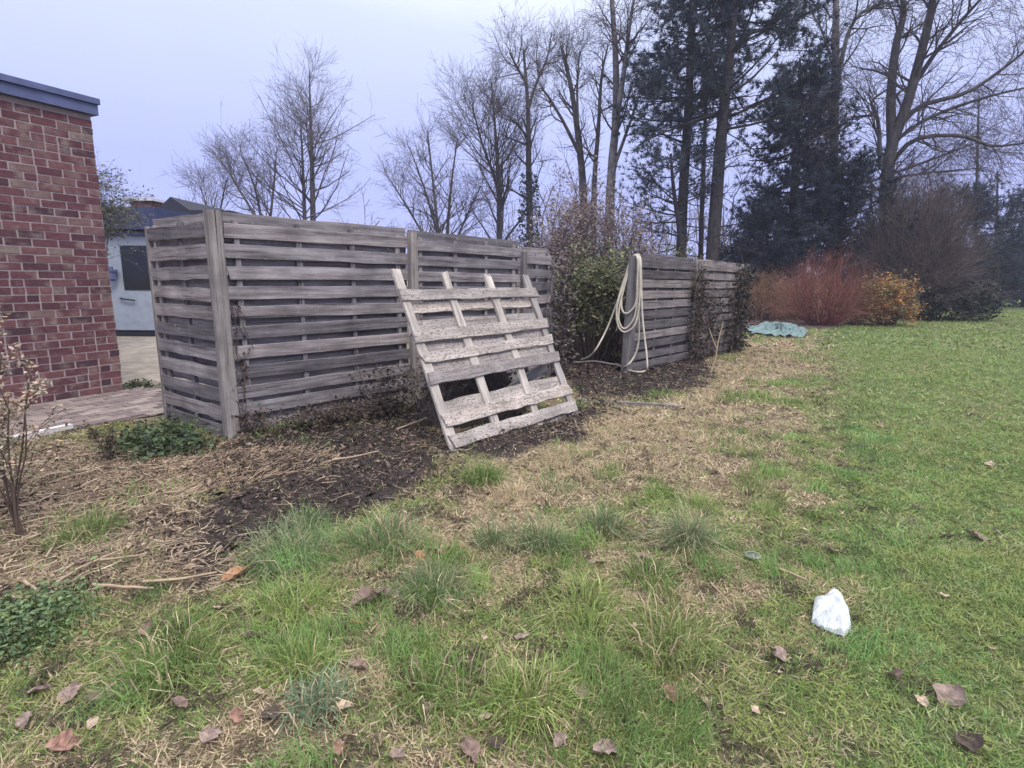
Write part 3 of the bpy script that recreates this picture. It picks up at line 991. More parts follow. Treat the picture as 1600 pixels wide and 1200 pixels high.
lvB = [dict(k=16, t0=0.3, t1=1.0, ang=42, L=lambda t: 2.3 * (1.15 - t), n=6, wander=0.13, upw=0.07, rf=0.5, rmax=0.05, tip=0.3),
       dict(k=7, t0=0.2, t1=1.0, ang=40, L=0.95, n=4, wander=0.15, upw=0.04, rf=0.45, rmax=0.014, tip=0.45),
       dict(k=5, t0=0.2, t1=1.0, ang=40, L=0.45, n=3, wander=0.15, upw=0.03, rf=0.55, rmax=0.0065, tip=0.6)]
bare_tree('bare_tree', 'low spreading bare tree beside the tall pointed one', 25, [
    ([(415, 480), (412, 380), (400, 300), (375, 235)], 0.10, 0.02, 0.6), ([(415, 480), (405, 360), (370, 290), (345, 250)], 0.09, 0.02, -0.8),
    ([(417, 480), (420, 370), (428, 290), (432, 235)], 0.09, 0.02, 0.9)], lvB, seed=4, group=GR, twig=HAZY)
bare_tree('bare_tree', 'small twiggy bare tree just above the roof gable', 26, [
    ([(335, 480), (333, 380), (322, 320), (312, 290)], 0.07, 0.015, 0.5), ([(335, 480), (338, 370), (348, 310), (355, 278)], 0.07, 0.015, -0.5)], lvB, seed=5, group=GR, twig=HAZY)
bare_tree('bare_tree', 'many-stemmed bare tree fanning out above the middle fence post', 25, [
    ([(690, 482), (688, 390), (668, 310), (640, 230)], 0.10, 0.02, 0.9), ([(692, 482), (686, 380), (676, 280), (668, 205)], 0.10, 0.02, -0.9),
    ([(694, 482), (698, 380), (705, 290), (715, 215)], 0.10, 0.02, 0.4), ([(688, 482), (676, 400), (640, 330), (605, 275)], 0.08, 0.02, 0.5),
    ([(696, 482), (706, 400), (728, 340), (752, 290)], 0.08, 0.02, -0.5)], lvB, seed=6, group=GR)
lvC = [dict(k=32, t0=0.22, t1=1.0, ang=48, L=lambda t: 4.1 * (1.08 - t) ** 0.7, n=7, wander=0.12, upw=0.09, rf=0.45, rmax=0.06, tip=0.25),
       dict(k=9, t0=0.2, t1=1.0, ang=40, L=1.0, n=4, wander=0.14, upw=0.05, rf=0.45, rmax=0.014, tip=0.4),
       dict(k=6, t0=0.2, t1=1.0, ang=40, L=0.5, n=3, wander=0.15, upw=0.03, rf=0.55, rmax=0.0065, tip=0.6)]
bare_tree('bare_tree', 'round-crowned bare tree with dense fine twigs and one straight trunk', 26, [
    ([(780, 482), (781, 390), (779, 300), (775, 220), (768, 130)], 0.17, 0.03, 0.8), ([(780, 380), (778, 300), (752, 220), (738, 165)], 0.09, 0.02, -1.2)], lvC, seed=7, group=GR)
lvD = [dict(k=12, t0=0.3, t1=1.0, ang=50, L=lambda t: 2.2 * (1.15 - t), n=6, wander=0.16, upw=0.09, rf=0.5, rmax=0.05, tip=0.3),
       dict(k=7, t0=0.15, t1=1.0, ang=42, L=0.95, n=4, wander=0.16, upw=0.02, rf=0.45, rmax=0.014, tip=0.45),
       dict(k=6, t0=0.15, t1=1.0, ang=40, L=0.5, n=3, wander=0.16, upw=0.0, rf=0.55, rmax=0.0065, tip=0.6)]
t5, l5 = bare_tree('bare_tree', 'thin lopped tree with ivy skirt round the foot of its trunk', 25, [
    ([(826, 484), (828, 380), (826, 250), (825, 170), (818, 78)], 0.19, 0.05, 0.4), ([(825, 170), (838, 130), (855, 90), (862, 50)], 0.07, 0.02, 0.8),
    ([(822, 130), (808, 105), (796, 82)], 0.06, 0.03, -0.6), ([(826, 215), (808, 195), (792, 180)], 0.05, 0.02, -0.5)], lvD, seed=8, group=GR)
ivy_on(t5, l5[0][0][0][:6], 0.75, 2600, 0.06, (0.035, 0.05, 0.035), np.random.default_rng(5))
bare_tree('bare_tree', 'lopped bare tree with steep stems rising from behind the brown shrub', 24, [
    ([(914, 484), (912, 310), (904, 220), (893, 140), (877, 72)], 0.19, 0.06, 0.5), ([(905, 240), (880, 190), (856, 150), (846, 138)], 0.08, 0.03, -0.7),
    ([(925, 484), (928, 300), (935, 200), (940, 120), (950, 70)], 0.13, 0.03, 0.8), ([(903, 200), (902, 130), (906, 80)], 0.06, 0.02, 0.8)], lvD, seed=9, group=GR)
bare_tree('birch_tree', 'tall pale-stemmed birch forking high beside the pines', 23, [
    ([(948, 484), (954, 290), (962, 190), (962, 90), (956, 0), (952, -90)], 0.20, 0.06, 0.5), ([(960, 210), (975, 110), (985, 30), (1000, -50)], 0.12, 0.03, -0.8),
    ([(956, 270), (985, 190), (1005, 130)], 0.08, 0.02, 0.7)],
    [dict(k=18, t0=0.25, t1=1.0, ang=45, L=lambda t: 2.4 * (1.15 - t), n=6, wander=0.13, upw=0.06, rf=0.4, rmax=0.05, tip=0.25),
     dict(k=8, t0=0.2, t1=1.0, ang=45, L=0.9, n=5, wander=0.15, upw=-0.06, rf=0.5, rmax=0.015, tip=0.4),
     dict(k=6, t0=0.2, t1=1.0, ang=40, L=0.6, n=3, wander=0.12, upw=-0.22, rf=0.55, rmax=0.006, tip=0.6)], bark='birch', seed=10, group=GR)
lvE = [dict(k=14, t0=0.18, t1=1.0, ang=48, L=lambda t: 2.3 * (1.1 - t * 0.8), n=6, wander=0.16, upw=0.05, rf=0.45, rmax=0.045, tip=0.3),
       dict(k=8, t0=0.15, t1=1.0, ang=45, L=0.95, n=5, wander=0.16, upw=-0.04, rf=0.5, rmax=0.016, tip=0.4),
       dict(k=6, t0=0.15, t1=1.0, ang=40, L=0.6, n=3, wander=0.13, upw=-0.2, rf=0.55, rmax=0.006, tip=0.6)]
bare_tree('birch_tree', 'straight birch trunk rising out of dark conifers', 22.5, [
    ([(1300, 486), (1302, 300), (1304, 160), (1306, 60), (1306, -40)], 0.20, 0.10, 0.4), ([(1306, 150), (1320, 70), (1340, 25), (1375, 5), (1400, -30)], 0.09, 0.04, -0.8),
    ([(1303, 110), (1285, 50), (1265, 15)], 0.06, 0.02, 0.6)], lvE, bark='birch', seed=11, group=GR)
bare_tree('bare_tree', 'large forked bare tree with long limbs sweeping over the lawn', 21, [
    ([(1382, 490), (1384, 330), (1388, 260), (1396, 215)], 0.22, 0.19, 0.0), ([(1394, 230), (1392, 150), (1400, 70), (1412, 20), (1406, -40)], 0.17, 0.08, 0.7),
    ([(1394, 222), (1418, 160), (1440, 80), (1456, 10), (1462, -50)], 0.19, 0.09, -0.6), ([(1430, 130), (1460, 85), (1500, 35), (1540, -10)], 0.09, 0.04, -1.2),
    ([(1402, 200), (1440, 165), (1510, 145), (1570, 105), (1625, 60)], 0.10, 0.03, -0.8), ([(1398, 220), (1450, 185), (1530, 155), (1610, 135)], 0.08, 0.03, 0.9),
    ([(1392, 255), (1430, 218), (1500, 212), (1550, 228), (1610, 222)], 0.09, 0.03, -1.4), ([(1384, 275), (1440, 255), (1480, 240), (1520, 225)], 0.06, 0.02, 0.9),
    ([(1376, 265), (1372, 190), (1362, 160), (1385, 140)], 0.08, 0.03, 0.4), ([(1368, 180), (1330, 185), (1300, 210)], 0.05, 0.02, 0.3), ([(1386, 280), (1450, 270), (1540, 262)], 0.05, 0.02, 1.0)],
    lvE, seed=12, group=GR, bark='bark')
bare_tree('bare_tree', 'slender bare tree behind the limbs of the forked tree', 32, [
    ([(1525, 476), (1526, 330), (1528, 210), (1530, 150)], 0.10, 0.03, 0.5), ([(1600, 476), (1606, 300), (1600, 180)], 0.10, 0.03, 0.9)], lvB, seed=13, group=GR, twig=HAZY)

# conifers: needles in flattened clumps on real branches
def conifer(name, label, Y, limbs, k1, L1, t0, ang, upw, k2, L2, seed, nk=16, nlen=0.2, nwid=0.011, colr=(0.062, 0.076, 0.095), tmin=0.35, group=None, bark='pinebark', deadlow=0):
    rng = np.random.default_rng(seed)
    L = limb_set(limbs, Y, rng)
    base = L[0][0][0].copy(); base[2] = 0
    t = empty(name, base); tag(t, label, 'tree', group)
    g = Geo(); tubes(g, *L, 8); g.build('trunk', M[bark], t, True)
    b1 = spawn(*L, k=k1, t0=t0, t1=0.99, ang=ang, L=L1, n=7, wander=0.09, upw=upw, rf=0.4, rmax=0.05, tip=0.3, rng=rng)
    b2 = spawn(*b1, k=k2, t0=tmin, t1=1.0, ang=48, L=L2, n=5, wander=0.12, upw=upw * 0.5 + 0.03, rf=0.5, rmax=0.015, tip=0.5, rng=rng)
    g = Geo()
    tw = (0.05, 0.042, 0.045)
    tubes(g, *b1, 4, tw); tubes(g, *b2, 3, tw)
    if deadlow:
        bd = spawn(*L, k=deadlow, t0=0.12, t1=t0 + 0.12, ang=85, L=1.6, n=5, wander=0.14, upw=-0.03, rf=0.25, rmax=0.025, tip=0.3, rng=rng)
        bd2 = spawn(*bd, k=5, t0=0.3, t1=1.0, ang=50, L=0.5, n=3, wander=0.14, upw=0.0, rf=0.5, rmax=0.01, tip=0.5, rng=rng)
        tubes(g, *bd, 4, tw); tubes(g, *bd2, 3, tw)
    g.build('branches', M['twig'], t)
    g = Geo()
    P = b2[0][:, 1:].reshape(-1, 3); Dr = np.gradient(b2[0], axis=1)[:, 1:].reshape(-1, 3)
    P = P + rng.normal(size=P.shape) * 0.04
    needles(g, P, nrm(Dr) + np.array([0, 0, 0.35]), nk, nlen, nwid, cjit(colr, len(P), 0.4, rng), rng, 0.75)
    g.build('crown', M['needle'], t)
    return t, L

conifer('pine_tree', 'dark pine with broad flat-layered crown, nearer the birches', 22, [([(1063, 486), (1066, 330), (1074, 200), (1079, 90), (1082, -10), (1084, -80)], 0.22, 0.08, 0.3)],
        46, lambda t: 3.1 * (1.1 - t * 0.6), 0.36, 86, 0.02, 8, 0.9, 21, nk=20, nlen=0.25, nwid=0.014, deadlow=26, group='tall dark pines')
conifer('pine_tree', 'tallest dark pine with thick leaning trunk and dense top', 21, [([(1108, 488), (1118, 330), (1128, 200), (1140, 90), (1148, -10), (1152, -80)], 0.27, 0.09, -0.3)],
        54, lambda t: 3.5 * (1.1 - t * 0.55), 0.38, 86, 0.02, 8, 0.9, 22, nk=20, nlen=0.25, nwid=0.014, deadlow=30, group='tall dark pines')
conifer('pine_tree', 'thin pine stem standing between the two thick pine trunks', 22.5, [([(1094, 486), (1096, 350), (1100, 250), (1103, 150), (1105, 60)], 0.11, 0.04, 0.3)],
        28, lambda t: 1.6 * (1.15 - t * 0.7), 0.5, 80, 0.02, 6, 0.7, 23, deadlow=14, group='tall dark pines')
conifer('pine_tree', 'low leaning pine branch mass before the pine trunks', 21.5, [([(1085, 488), (1062, 360), (1052, 290), (1048, 240)], 0.12, 0.04, -0.3)],
        26, lambda t: 1.9 * (1.15 - t * 0.6), 0.3, 75, 0.05, 6, 0.8, 27, group='tall dark pines')
DK = (0.042, 0.053, 0.068)
conifer('spruce_tree', 'dense dark spruce like a ragged column behind the red shrub', 22, [([(1238, 488), (1240, 330), (1246, 200), (1250, 90)], 0.25, 0.03, 0.3)],
        120, lambda t: 1.9 * (1.08 - t) ** 0.7 + 0.35, 0.06, 92, -0.01, 8, 0.8, 24, nk=18, nlen=0.22, nwid=0.014, colr=DK, tmin=0.15, group='dark conifers')
conifer('spruce_tree', 'dark bushy conifer filling the gap beneath the straight birch', 21.5, [([(1310, 490), (1312, 400), (1314, 320), (1318, 262)], 0.2, 0.03, 0.3)],
        70, lambda t: 2.0 * (1.1 - t) ** 0.6 + 0.3, 0.05, 85, 0.01, 8, 0.7, 25, nk=18, nwid=0.014, colr=DK, tmin=0.1, group='dark conifers')
conifer('spruce_tree', 'low dark conifer spreading at the foot of the pines', 21, [([(1195, 490), (1196, 430), (1198, 380), (1200, 340)], 0.15, 0.03, 0.2)],
        50, lambda t: 1.5 * (1.1 - t) ** 0.6 + 0.3, 0.05, 85, 0.01, 9, 0.6, 26, nk=17, colr=DK, tmin=0.1, group='dark conifers')
for i, (px, Y, ht, rr, lab) in enumerate((((1555), 30, 268, 2.6, 'open dark pine beyond the far lawn edge'), (1496, 27, 300, 2.1, 'dark pine close behind the big brown bush'), (1600, 33, 390, 3.0, 'low dark evergreen at the very end of the lawn'), (1545, 34, 402, 2.6, 'dark evergreen hedge clump at the far lawn edge'), (1650, 31, 330, 3.0, 'dark evergreen just out past the lawn corner'))):
    conifer('pine_tree' if i < 2 else 'evergreen_tree', lab, Y, [([(px, 480), (px + 3, 430), (px + 2, (430 + ht) / 2), (px + 4, ht)], 0.16, 0.03, 0.3)],
            42 if i < 2 else 60, lambda t, rr=rr: rr * (1.12 - t) ** 0.5 + 0.2, 0.2 if i < 2 else 0.03, 86, 0.01, 8, 0.8, 40 + i, nk=17, nlen=0.22, nwid=0.014, colr=DK, tmin=0.2, group='evergreens past the lawn')

# thin far wood behind everything: one mass of stems and twigs
rng = np.random.default_rng(77)
n = 230
ang_ = rng.uniform(-0.62, 0.92, n); dist = rng.uniform(38, 62, n)
bx, by = np.tan(ang_) * dist, dist
hh = rng.uniform(3.0, 6.0, n) * np.where(ang_ > 0.02, 1.55, 0.9)
far = Geo()
P0 = np.stack([np.stack([bx + rng.normal(0, .1, n) * k, by, hh * k / 4], 1) for k in range(5)], 1)
R0 = np.linspace(0.09, 0.03, 5)[None].repeat(n, 0)
lv = grow((P0, R0), [dict(k=12, t0=0.1, t1=1.0, ang=48, L=1.9, n=4, wander=0.15, upw=0.08, rf=0.5, rmax=0.05, tip=0.4), dict(k=6, t0=0.2, t1=1.0, ang=42, L=0.9, n=3, wander=0.15, upw=0.03, rf=0.5, rmax=0.02, tip=0.5)], rng)
for i, (P, R) in enumerate(lv): tubes(far, P, np.maximum(R, 0.012), 3 if i < 1 else 1, cjit((0.09, 0.075, 0.08), len(P), 0.25, rng))
tag(far.build('far_woodland', M['twig']), 'thin far wood of bare stems behind the garden trees', 'woodland', kind='stuff')

# ------------------------------------------------------------------ shrubs
def shrub(name, label, base, rx, ry, h, nst, lv, twig, seed, cat='shrub', z0=0.15, r0=0.012, spread=0.25, group=None, leaf=None, bulge=0.6, cmid=0.5, stem_mat='twig'):
    """stems fan from the base to points through a dome rx, ry, h; leaf = (per twig point, size, colours, aspect)"""
    rng = np.random.default_rng(seed)
    base = np.asarray(base, float)
    t = empty(name, base); tag(t, label, cat, group)
    a = rng.uniform(0, 2 * math.pi, nst); q = np.sqrt(rng.uniform(0, 1, nst)); z = rng.uniform(0, 1, nst)
    el_ = np.arccos(np.clip(1 - z * (1 - z0), -1, 1))        # 0 = straight up
    rr = rng.uniform(0.75, 1.0, nst)
    tip = base + np.stack([np.cos(a) * np.sin(el_) * rx * rr, np.sin(a) * np.sin(el_) * ry * rr, np.cos(el_) * h * rr + 0.05], 1)
    st = base + np.stack([np.cos(a) * rx * spread * q, np.sin(a) * ry * spread * q, np.zeros(nst) - 0.03], 1)
    n = 7
    s = np.linspace(0, 1, n)[None, :, None]
    mid = (st + tip) / 2 + np.stack([np.cos(a) * rx * 0.08, np.sin(a) * ry * 0.08, np.full(nst, h * 0.10)], 1)
    P = st[:, None] * (1 - s) ** 2 + 2 * mid[:, None] * s * (1 - s) + tip[:, None] * s ** 2
    P[:, 1:] += rng.normal(size=(nst, n - 1, 3)) * np.array([rx, ry, h]) * 0.02
    R = r0 * np.linspace(1, 0.35, n)[None] * rng.uniform(0.6, 1.3, (nst, 1))
    lev = grow((P, R), lv, rng)
    g = Geo()
    for i, (p, r) in enumerate(lev): tubes(g, p, np.maximum(r, 0.0018), 4 if i == 0 else (3 if i < len(lev) - 1 else 1), cjit(twig, len(p), 0.3, rng))
    tag(g.build('stems', M['twig'], t), kind='stuff')
    if leaf:
        g = Geo()
        for cnt, size, cols, asp in leaf:
            p = np.concatenate([l[0][:, 1:].reshape(-1, 3) for l in lev[1:]])
            p = np.repeat(p, cnt, 0) + rng.normal(size=(len(p) * cnt, 3)) * size * 1.1
            p = p[p[:, 2] > 0.03]
            c = np.array(cols)[rng.integers(0, len(cols), len(p))] * rng.uniform(0.65, 1.3, (len(p), 1))
            leaves(g, p, size, c, rng, asp)
        tag(g.build('foliage', M['leaf'], t), kind='stuff')
    return t, lev

tw = lambda k, L, up=0.03, ang=38, n=4, t0=0.3, w=0.14: dict(k=k, t0=t0, t1=1.0, ang=ang, L=L, n=n, wander=w, upw=up, rf=0.6, rmax=0.02, tip=0.45)
shrub('brown_bush', 'huge rounded grey brown twiggy bush standing at the lawn edge', D(1405, 490, 20.6) * np.array([1, 1, 0]), 1.95, 1.7, 5.1, 380, [tw(8, 1.2, 0.04, n=3), tw(7, 0.55, 0.03, n=3)], (0.125, 0.098, 0.092), 51, 'bush', r0=0.025, spread=0.5)
shrub('dark_bush', 'dark evergreen bush low beneath the huge brown bush', D(1465, 490, 20.2) * np.array([1, 1, 0]), 1.5, 1.2, 1.6, 110, [tw(6, 0.6), tw(4, 0.3, n=3)], (0.04, 0.035, 0.035), 52, 'bush', spread=0.6,
      leaf=[(1, 0.07, [(0.02, 0.03, 0.022), (0.03, 0.04, 0.028)], 0.6)])
shrub('dogwood_shrub', 'red-stemmed leafless shrub glowing crimson beside the teal netting', G(1283, 508), 1.4, 1.1, 2.0, 150, [tw(5, 0.7, 0.05, 25), tw(3, 0.35, 0.05, 25, n=3)], (0.20, 0.082, 0.066), 53, r0=0.016, spread=0.3)
shrub('brown_hedge_shrub', 'dry tan brown shrub behind the end of the creeper-clad fence', G(1195, 500) + np.array([0.3, 0.6, 0]), 1.5, 0.9, 1.45, 160, [tw(7, 0.5, 0.03), tw(4, 0.25, n=3)], (0.27, 0.17, 0.115), 54, spread=0.7,
      leaf=[(1, 0.022, [(0.30, 0.16, 0.09), (0.24, 0.13, 0.08)], 0.5)])
shrub('straw_shrub', 'pale straw-coloured stems behind the red shrub', G(1250, 500) + np.array([0.8, 1.0, 0]), 2.0, 0.9, 1.5, 200, [tw(5, 0.5, 0.08, 25), tw(3, 0.25, n=3)], (0.50, 0.33, 0.23), 55, spread=0.8)
shrub('orange_shrub', 'shrub with glowing orange and yellow green leaves beside the red one', D(1380, 498, 17.3) * np.array([1, 1, 0]), 0.85, 0.7, 1.35, 70, [tw(5, 0.45, 0.0, 45), tw(3, 0.25, 0.0, n=3)], (0.12, 0.07, 0.05), 56, spread=0.35,
      leaf=[(2, 0.04, [(0.40, 0.21, 0.09), (0.36, 0.25, 0.11), (0.26, 0.23, 0.10), (0.15, 0.14, 0.08)], 0.45)])
shrub('orange_shrub', 'bright orange leafed tip rising out of the yellow green shrub', D(1392, 498, 17.1) * np.array([1, 1, 0]), 0.42, 0.35, 1.42, 18, [tw(5, 0.35, 0.0, 45), tw(3, 0.2, 0.0, n=3)], (0.12, 0.07, 0.05), 57, spread=0.3,
      leaf=[(2, 0.036, [(0.62, 0.28, 0.08), (0.58, 0.32, 0.10)], 0.45)])
shrub('brown_leaf_shrub', 'tall shrub with withered pink brown leaves behind the fence gap', D(925, 530, 10.3) * np.array([1, 1, 0]), 1.2, 1.0, 2.95, 120, [tw(6, 0.6, 0.03, n=3), tw(4, 0.3, n=3)], (0.14, 0.10, 0.095), 58, r0=0.015, spread=0.5,
      leaf=[(6, 0.022, [(0.27, 0.225, 0.215), (0.21, 0.17, 0.165), (0.34, 0.285, 0.27), (0.15, 0.12, 0.12)], 0.5)])
shrub('brown_leaf_shrub', 'withered shrub with pale dead heads at the end of the long fence', D(868, 530, 9.6) * np.array([1, 1, 0]), 0.5, 0.5, 2.4, 60, [tw(6, 0.45, 0.03), tw(4, 0.22, n=3)], (0.14, 0.10, 0.095), 59, r0=0.013, spread=0.5,
      leaf=[(2, 0.024, [(0.31, 0.24, 0.23), (0.22, 0.17, 0.165), (0.42, 0.345, 0.325)], 0.5)])
RH = [(0.18, 0.20, 0.10), (0.125, 0.15, 0.085), (0.26, 0.25, 0.12), (0.075, 0.09, 0.06)]
shrub('rhododendron', 'green leathery-leaved shrub standing in the gap next to the hose', D(925, 560, 8.5) * np.array([1, 1, 0]), 0.74, 0.7, 1.66, 70, [tw(5, 0.35, 0.02, 45, t0=0.55), tw(3, 0.18, 0.02, n=3)], (0.12, 0.095, 0.075), 60, r0=0.014, spread=0.3, z0=0.45,
      leaf=[(3, 0.036, RH, 0.38)])
shrub('rhododendron', 'green shrub showing its top over the hose-hung fence', D(1060, 520, 11.3) * np.array([1, 1, 0]), 1.0, 0.6, 1.95, 55, [tw(5, 0.35, 0.02, 45), tw(3, 0.18, n=3)], (0.10, 0.08, 0.065), 61, r0=0.014, spread=0.4,
      leaf=[(3, 0.036, RH, 0.38)])
shrub('climbing_shrub', 'grey green climber spilling round the brick house corner', D(108, 400, 9.4) * np.array([1, 1, 0]), 1.55, 0.6, 2.95, 60, [dict(tw(7, 0.55, -0.05, 50), t0=0.75), tw(5, 0.3, -0.10, 45, n=4)], (0.12, 0.11, 0.10), 62, r0=0.014, spread=0.15, z0=0.76,
      leaf=[(2, 0.024, [(0.12, 0.14, 0.09), (0.17, 0.18, 0.13), (0.09, 0.10, 0.07)], 0.4)])

# creeper on the fences
def creeper(label, A, B, w, h, n, colr, seed, size=0.03, bulge=0.10, side=-1, nst=None):
    rng = np.random.default_rng(seed)
    base = np.array([A[0], A[1], 0.0])
    t = empty('creeper', base); tag(t, label, 'creeper')
    k = nst or max(14, n // 60)
    s = rng.uniform(0, 1, k)
    p0 = A + (B - A) * s[:, None]
    m = 9
    P = np.empty((k, m, 3))
    for i in range(m):
        f = i / (m - 1)
        P[:, i] = p0 + E_F * (np.cumsum(rng.normal(0, 0.02, k)) * 0 + rng.normal(0, 0.045, (k,)))[:, None] + N_F * (side * rng.uniform(0.045, 0.045 + bulge, k))[:, None]
        P[:, i, 2] = f * h * rng.uniform(0.75, 1.05, k)
    g = Geo(); tubes(g, P, np.full((k, m), 0.0035), 3, cjit((0.10, 0.075, 0.06), k, 0.3, rng)); tag(g.build('stems', M['twig'], t), kind='stuff')
    i = rng.integers(0, k, n); x = rng.uniform(0, m - 1.001, n); j = x.astype(int); f = (x - j)[:, None]
    q = P[i, j] * (1 - f) + P[i, j + 1] * f + rng.normal(size=(n, 3)) * np.array([w, w, 0.04])
    g = Geo(); leaves(g, q, size, np.array(colr)[rng.integers(0, len(colr), n)] * rng.uniform(0.6, 1.3, (n, 1)), rng, 0.7); tag(g.build('foliage', M['leaf'], t), kind='stuff')
    return t
IV = [(0.06, 0.055, 0.045), (0.10, 0.065, 0.055), (0.045, 0.05, 0.035), (0.13, 0.085, 0.07)]
creeper('brown creeper clothing the middle of the hose-hung fence', FAR_A + E_F * 1.78, FAR_A + E_F * 2.35, 0.04, 1.60, 1000, IV, 71, 0.026)
creeper('dark creeper wrapped round the far end of the hose-hung fence', FAR_B - E_F * 0.3, FAR_B + E_F * 0.15, 0.07, 1.66, 1500, [(0.04, 0.038, 0.035), (0.06, 0.05, 0.045)], 72, bulge=0.14)
creeper('thin brown creeper trailing across the rear boards of the hose-hung fence', FAR_A + E_F * 2.4, FAR_B - E_F * 0.3, 0.03, 1.25, 700, IV, 73)
creeper('dark creeper on the end of the long fence', POST3 + E_F * 0.50, POST3 + E_F * 0.85, 0.06, 1.64, 900, [(0.09, 0.075, 0.078), (0.15, 0.12, 0.12), (0.20, 0.165, 0.16)], 74, bulge=0.16)
creeper('dry ivy clinging beside the corner post', CORNER + E_F * 0.06, CORNER + E_F * 0.12, 0.010, 1.2, 90, IV, 75, 0.015, 0.01, nst=3)
creeper('dead weeds tangled round the foot of the corner post', CORNER + E_F * 0.02 - N_F * 0.03, CORNER + E_F * 0.2 - N_F * 0.06, 0.04, 0.26, 260, IV, 76, 0.018, 0.08, nst=9)
creeper('low tangle of dead brown weeds along the foot of the fence', CORNER + E_F * 0.15 - N_F * 0.06, CORNER + E_F * 1.35 - N_F * 0.2, 0.06, 0.24, 1700, [(0.05, 0.042, 0.04), (0.085, 0.065, 0.055), (0.12, 0.09, 0.07)], 78, 0.016, 0.3, nst=60)
creeper('dead bramble tangle between pallet and fence', CORNER + E_F * 1.0 - N_F * 0.1, CORNER + E_F * 1.75 - N_F * 0.25, 0.10, 0.52, 620, [(0.05, 0.042, 0.04), (0.09, 0.065, 0.055), (0.13, 0.10, 0.08)], 77, 0.02, 0.25)

# slim plants standing in the bed at the path
def stem_plant(name, label, base, h, nst, seed, colr, headc, hs=0.017, sp=0.35, heads=6, group=None):
    rng = np.random.default_rng(seed)
    t = empty(name, base); tag(t, label, 'plant', group)
    a = rng.uniform(0, 2 * math.pi, nst)
    s = np.linspace(0, 1, 9)
    P = np.array([[base + np.array([math.cos(a[i]) * sp * h * x ** 1.3 * rng.uniform(.6, 1.1), math.sin(a[i]) * sp * h * x ** 1.3, h * x * (0.6 + 0.4 * (i % 3) / 2)]) + rng.normal(0, 0.006, 3) for x in s] for i in range(nst)])
    R = np.linspace(0.006, 0.0022, 9)[None].repeat(nst, 0)
    b1 = spawn(P, R, 7, 0.25, 1.0, 42, lambda t_: 0.28 * h * (1.2 - t_ * 0.7), 5, 0.14, 0.06, 0.6, 0.004, 0.5, rng)
    g = Geo(); tubes(g, P, R, 5, cjit(colr, nst, 0.2, rng)); tubes(g, *b1, 3, cjit(colr, len(b1[0]), 0.2, rng)); tag(g.build('stems', M['twig'], t), kind='stuff')
    q = np.concatenate([b1[0][:, 1:].reshape(-1, 3), P[:, 5:].reshape(-1, 3)])
    q = np.repeat(q, heads, 0) + rng.normal(size=(len(q) * heads, 3)) * hs * 0.8
    g = Geo(); leaves(g, q, hs * 0.75, cjit(headc, len(q), 0.45, rng), rng, 0.6); tag(g.build('seed_heads', M['deadleaf'], t), kind='stuff')
    return t
SEED = (0.36, 0.285, 0.215)
stem_plant('dried_plant', 'tall dried flower stems with tan seed heads before the brick wall', on(30, 835), 1.06, 8, 81, (0.085, 0.06, 0.05), SEED, sp=0.16, heads=6)
stem_plant('dried_plant', 'shorter dried stems with tan seed heads low at the path', on(-15, 800), 0.90, 8, 82, (0.085, 0.06, 0.05), SEED, sp=0.2, heads=6)
stem_plant('dried_plant', 'small dark withered plant in the grass near the fence corner', on(168, 722), 0.30, 4, 83, (0.07, 0.055, 0.045), (0.09, 0.07, 0.05), sp=0.3, heads=2)

def bushlet(name, label, pts, n, size, cols, seed, h=0.16, cat='plant'):
    rng = np.random.default_rng(seed)
    P = np.array([on(u, v) for u, v in pts])
    i = rng.integers(0, len(P), n)
    base = P.mean(0)
    q = P[i] + rng.normal(size=(n, 3)) * np.array([0.085, 0.085, 0]) 
    q[:, 2] = gz(q[:, 0], q[:, 1]) + rng.uniform(0.01, h, n) * rng.uniform(0.3, 1, n)
    t = empty(name, base); tag(t, label, cat)
    k = n // 6
    A = q[:k].copy(); A[:, 2] = gz(A[:, 0], A[:, 1])
    g = Geo(); tubes(g, np.stack([A, (A + q[:k]) / 2 + rng.normal(0, .006, (k, 3)), q[:k]], 1), np.full((k, 3), 0.0025), 3, (0.06, 0.07, 0.03)); tag(g.build('stems', M['twig'], t), kind='stuff')
    g = Geo(); leaves(g, q, size, np.array(cols)[rng.integers(0, len(cols), n)] * rng.uniform(0.7, 1.25, (n, 1)), rng, 0.62, 0.7); tag(g.build('foliage', M['leaf'], t), kind='stuff')
    return t
bushlet('nettle_patch', 'patch of bluish green leafy weeds in the grass corner', [(0, 965), (45, 975), (78, 958), (10, 1000), (-30, 990), (40, 1000)], 2900, 0.011, [(0.12, 0.19, 0.085), (0.17, 0.24, 0.11), (0.075, 0.12, 0.06), (0.15, 0.18, 0.07)], 91, 0.11)
bushlet('ground_ivy', 'dark low evergreen plant hugging the fence corner post', [(285, 692), (250, 700), (225, 690), (300, 705), (270, 680), (240, 712), (205, 702)], 1500, 0.022, [(0.07, 0.11, 0.045), (0.09, 0.12, 0.06), (0.05, 0.07, 0.045)], 92, 0.2)
bushlet('moss_clump', 'green moss clump on the paving by the house corner', [(212, 602), (222, 600), (232, 606), (205, 606)], 300, 0.025, [(0.06, 0.08, 0.035), (0.05, 0.06, 0.03)], 93, 0.09)

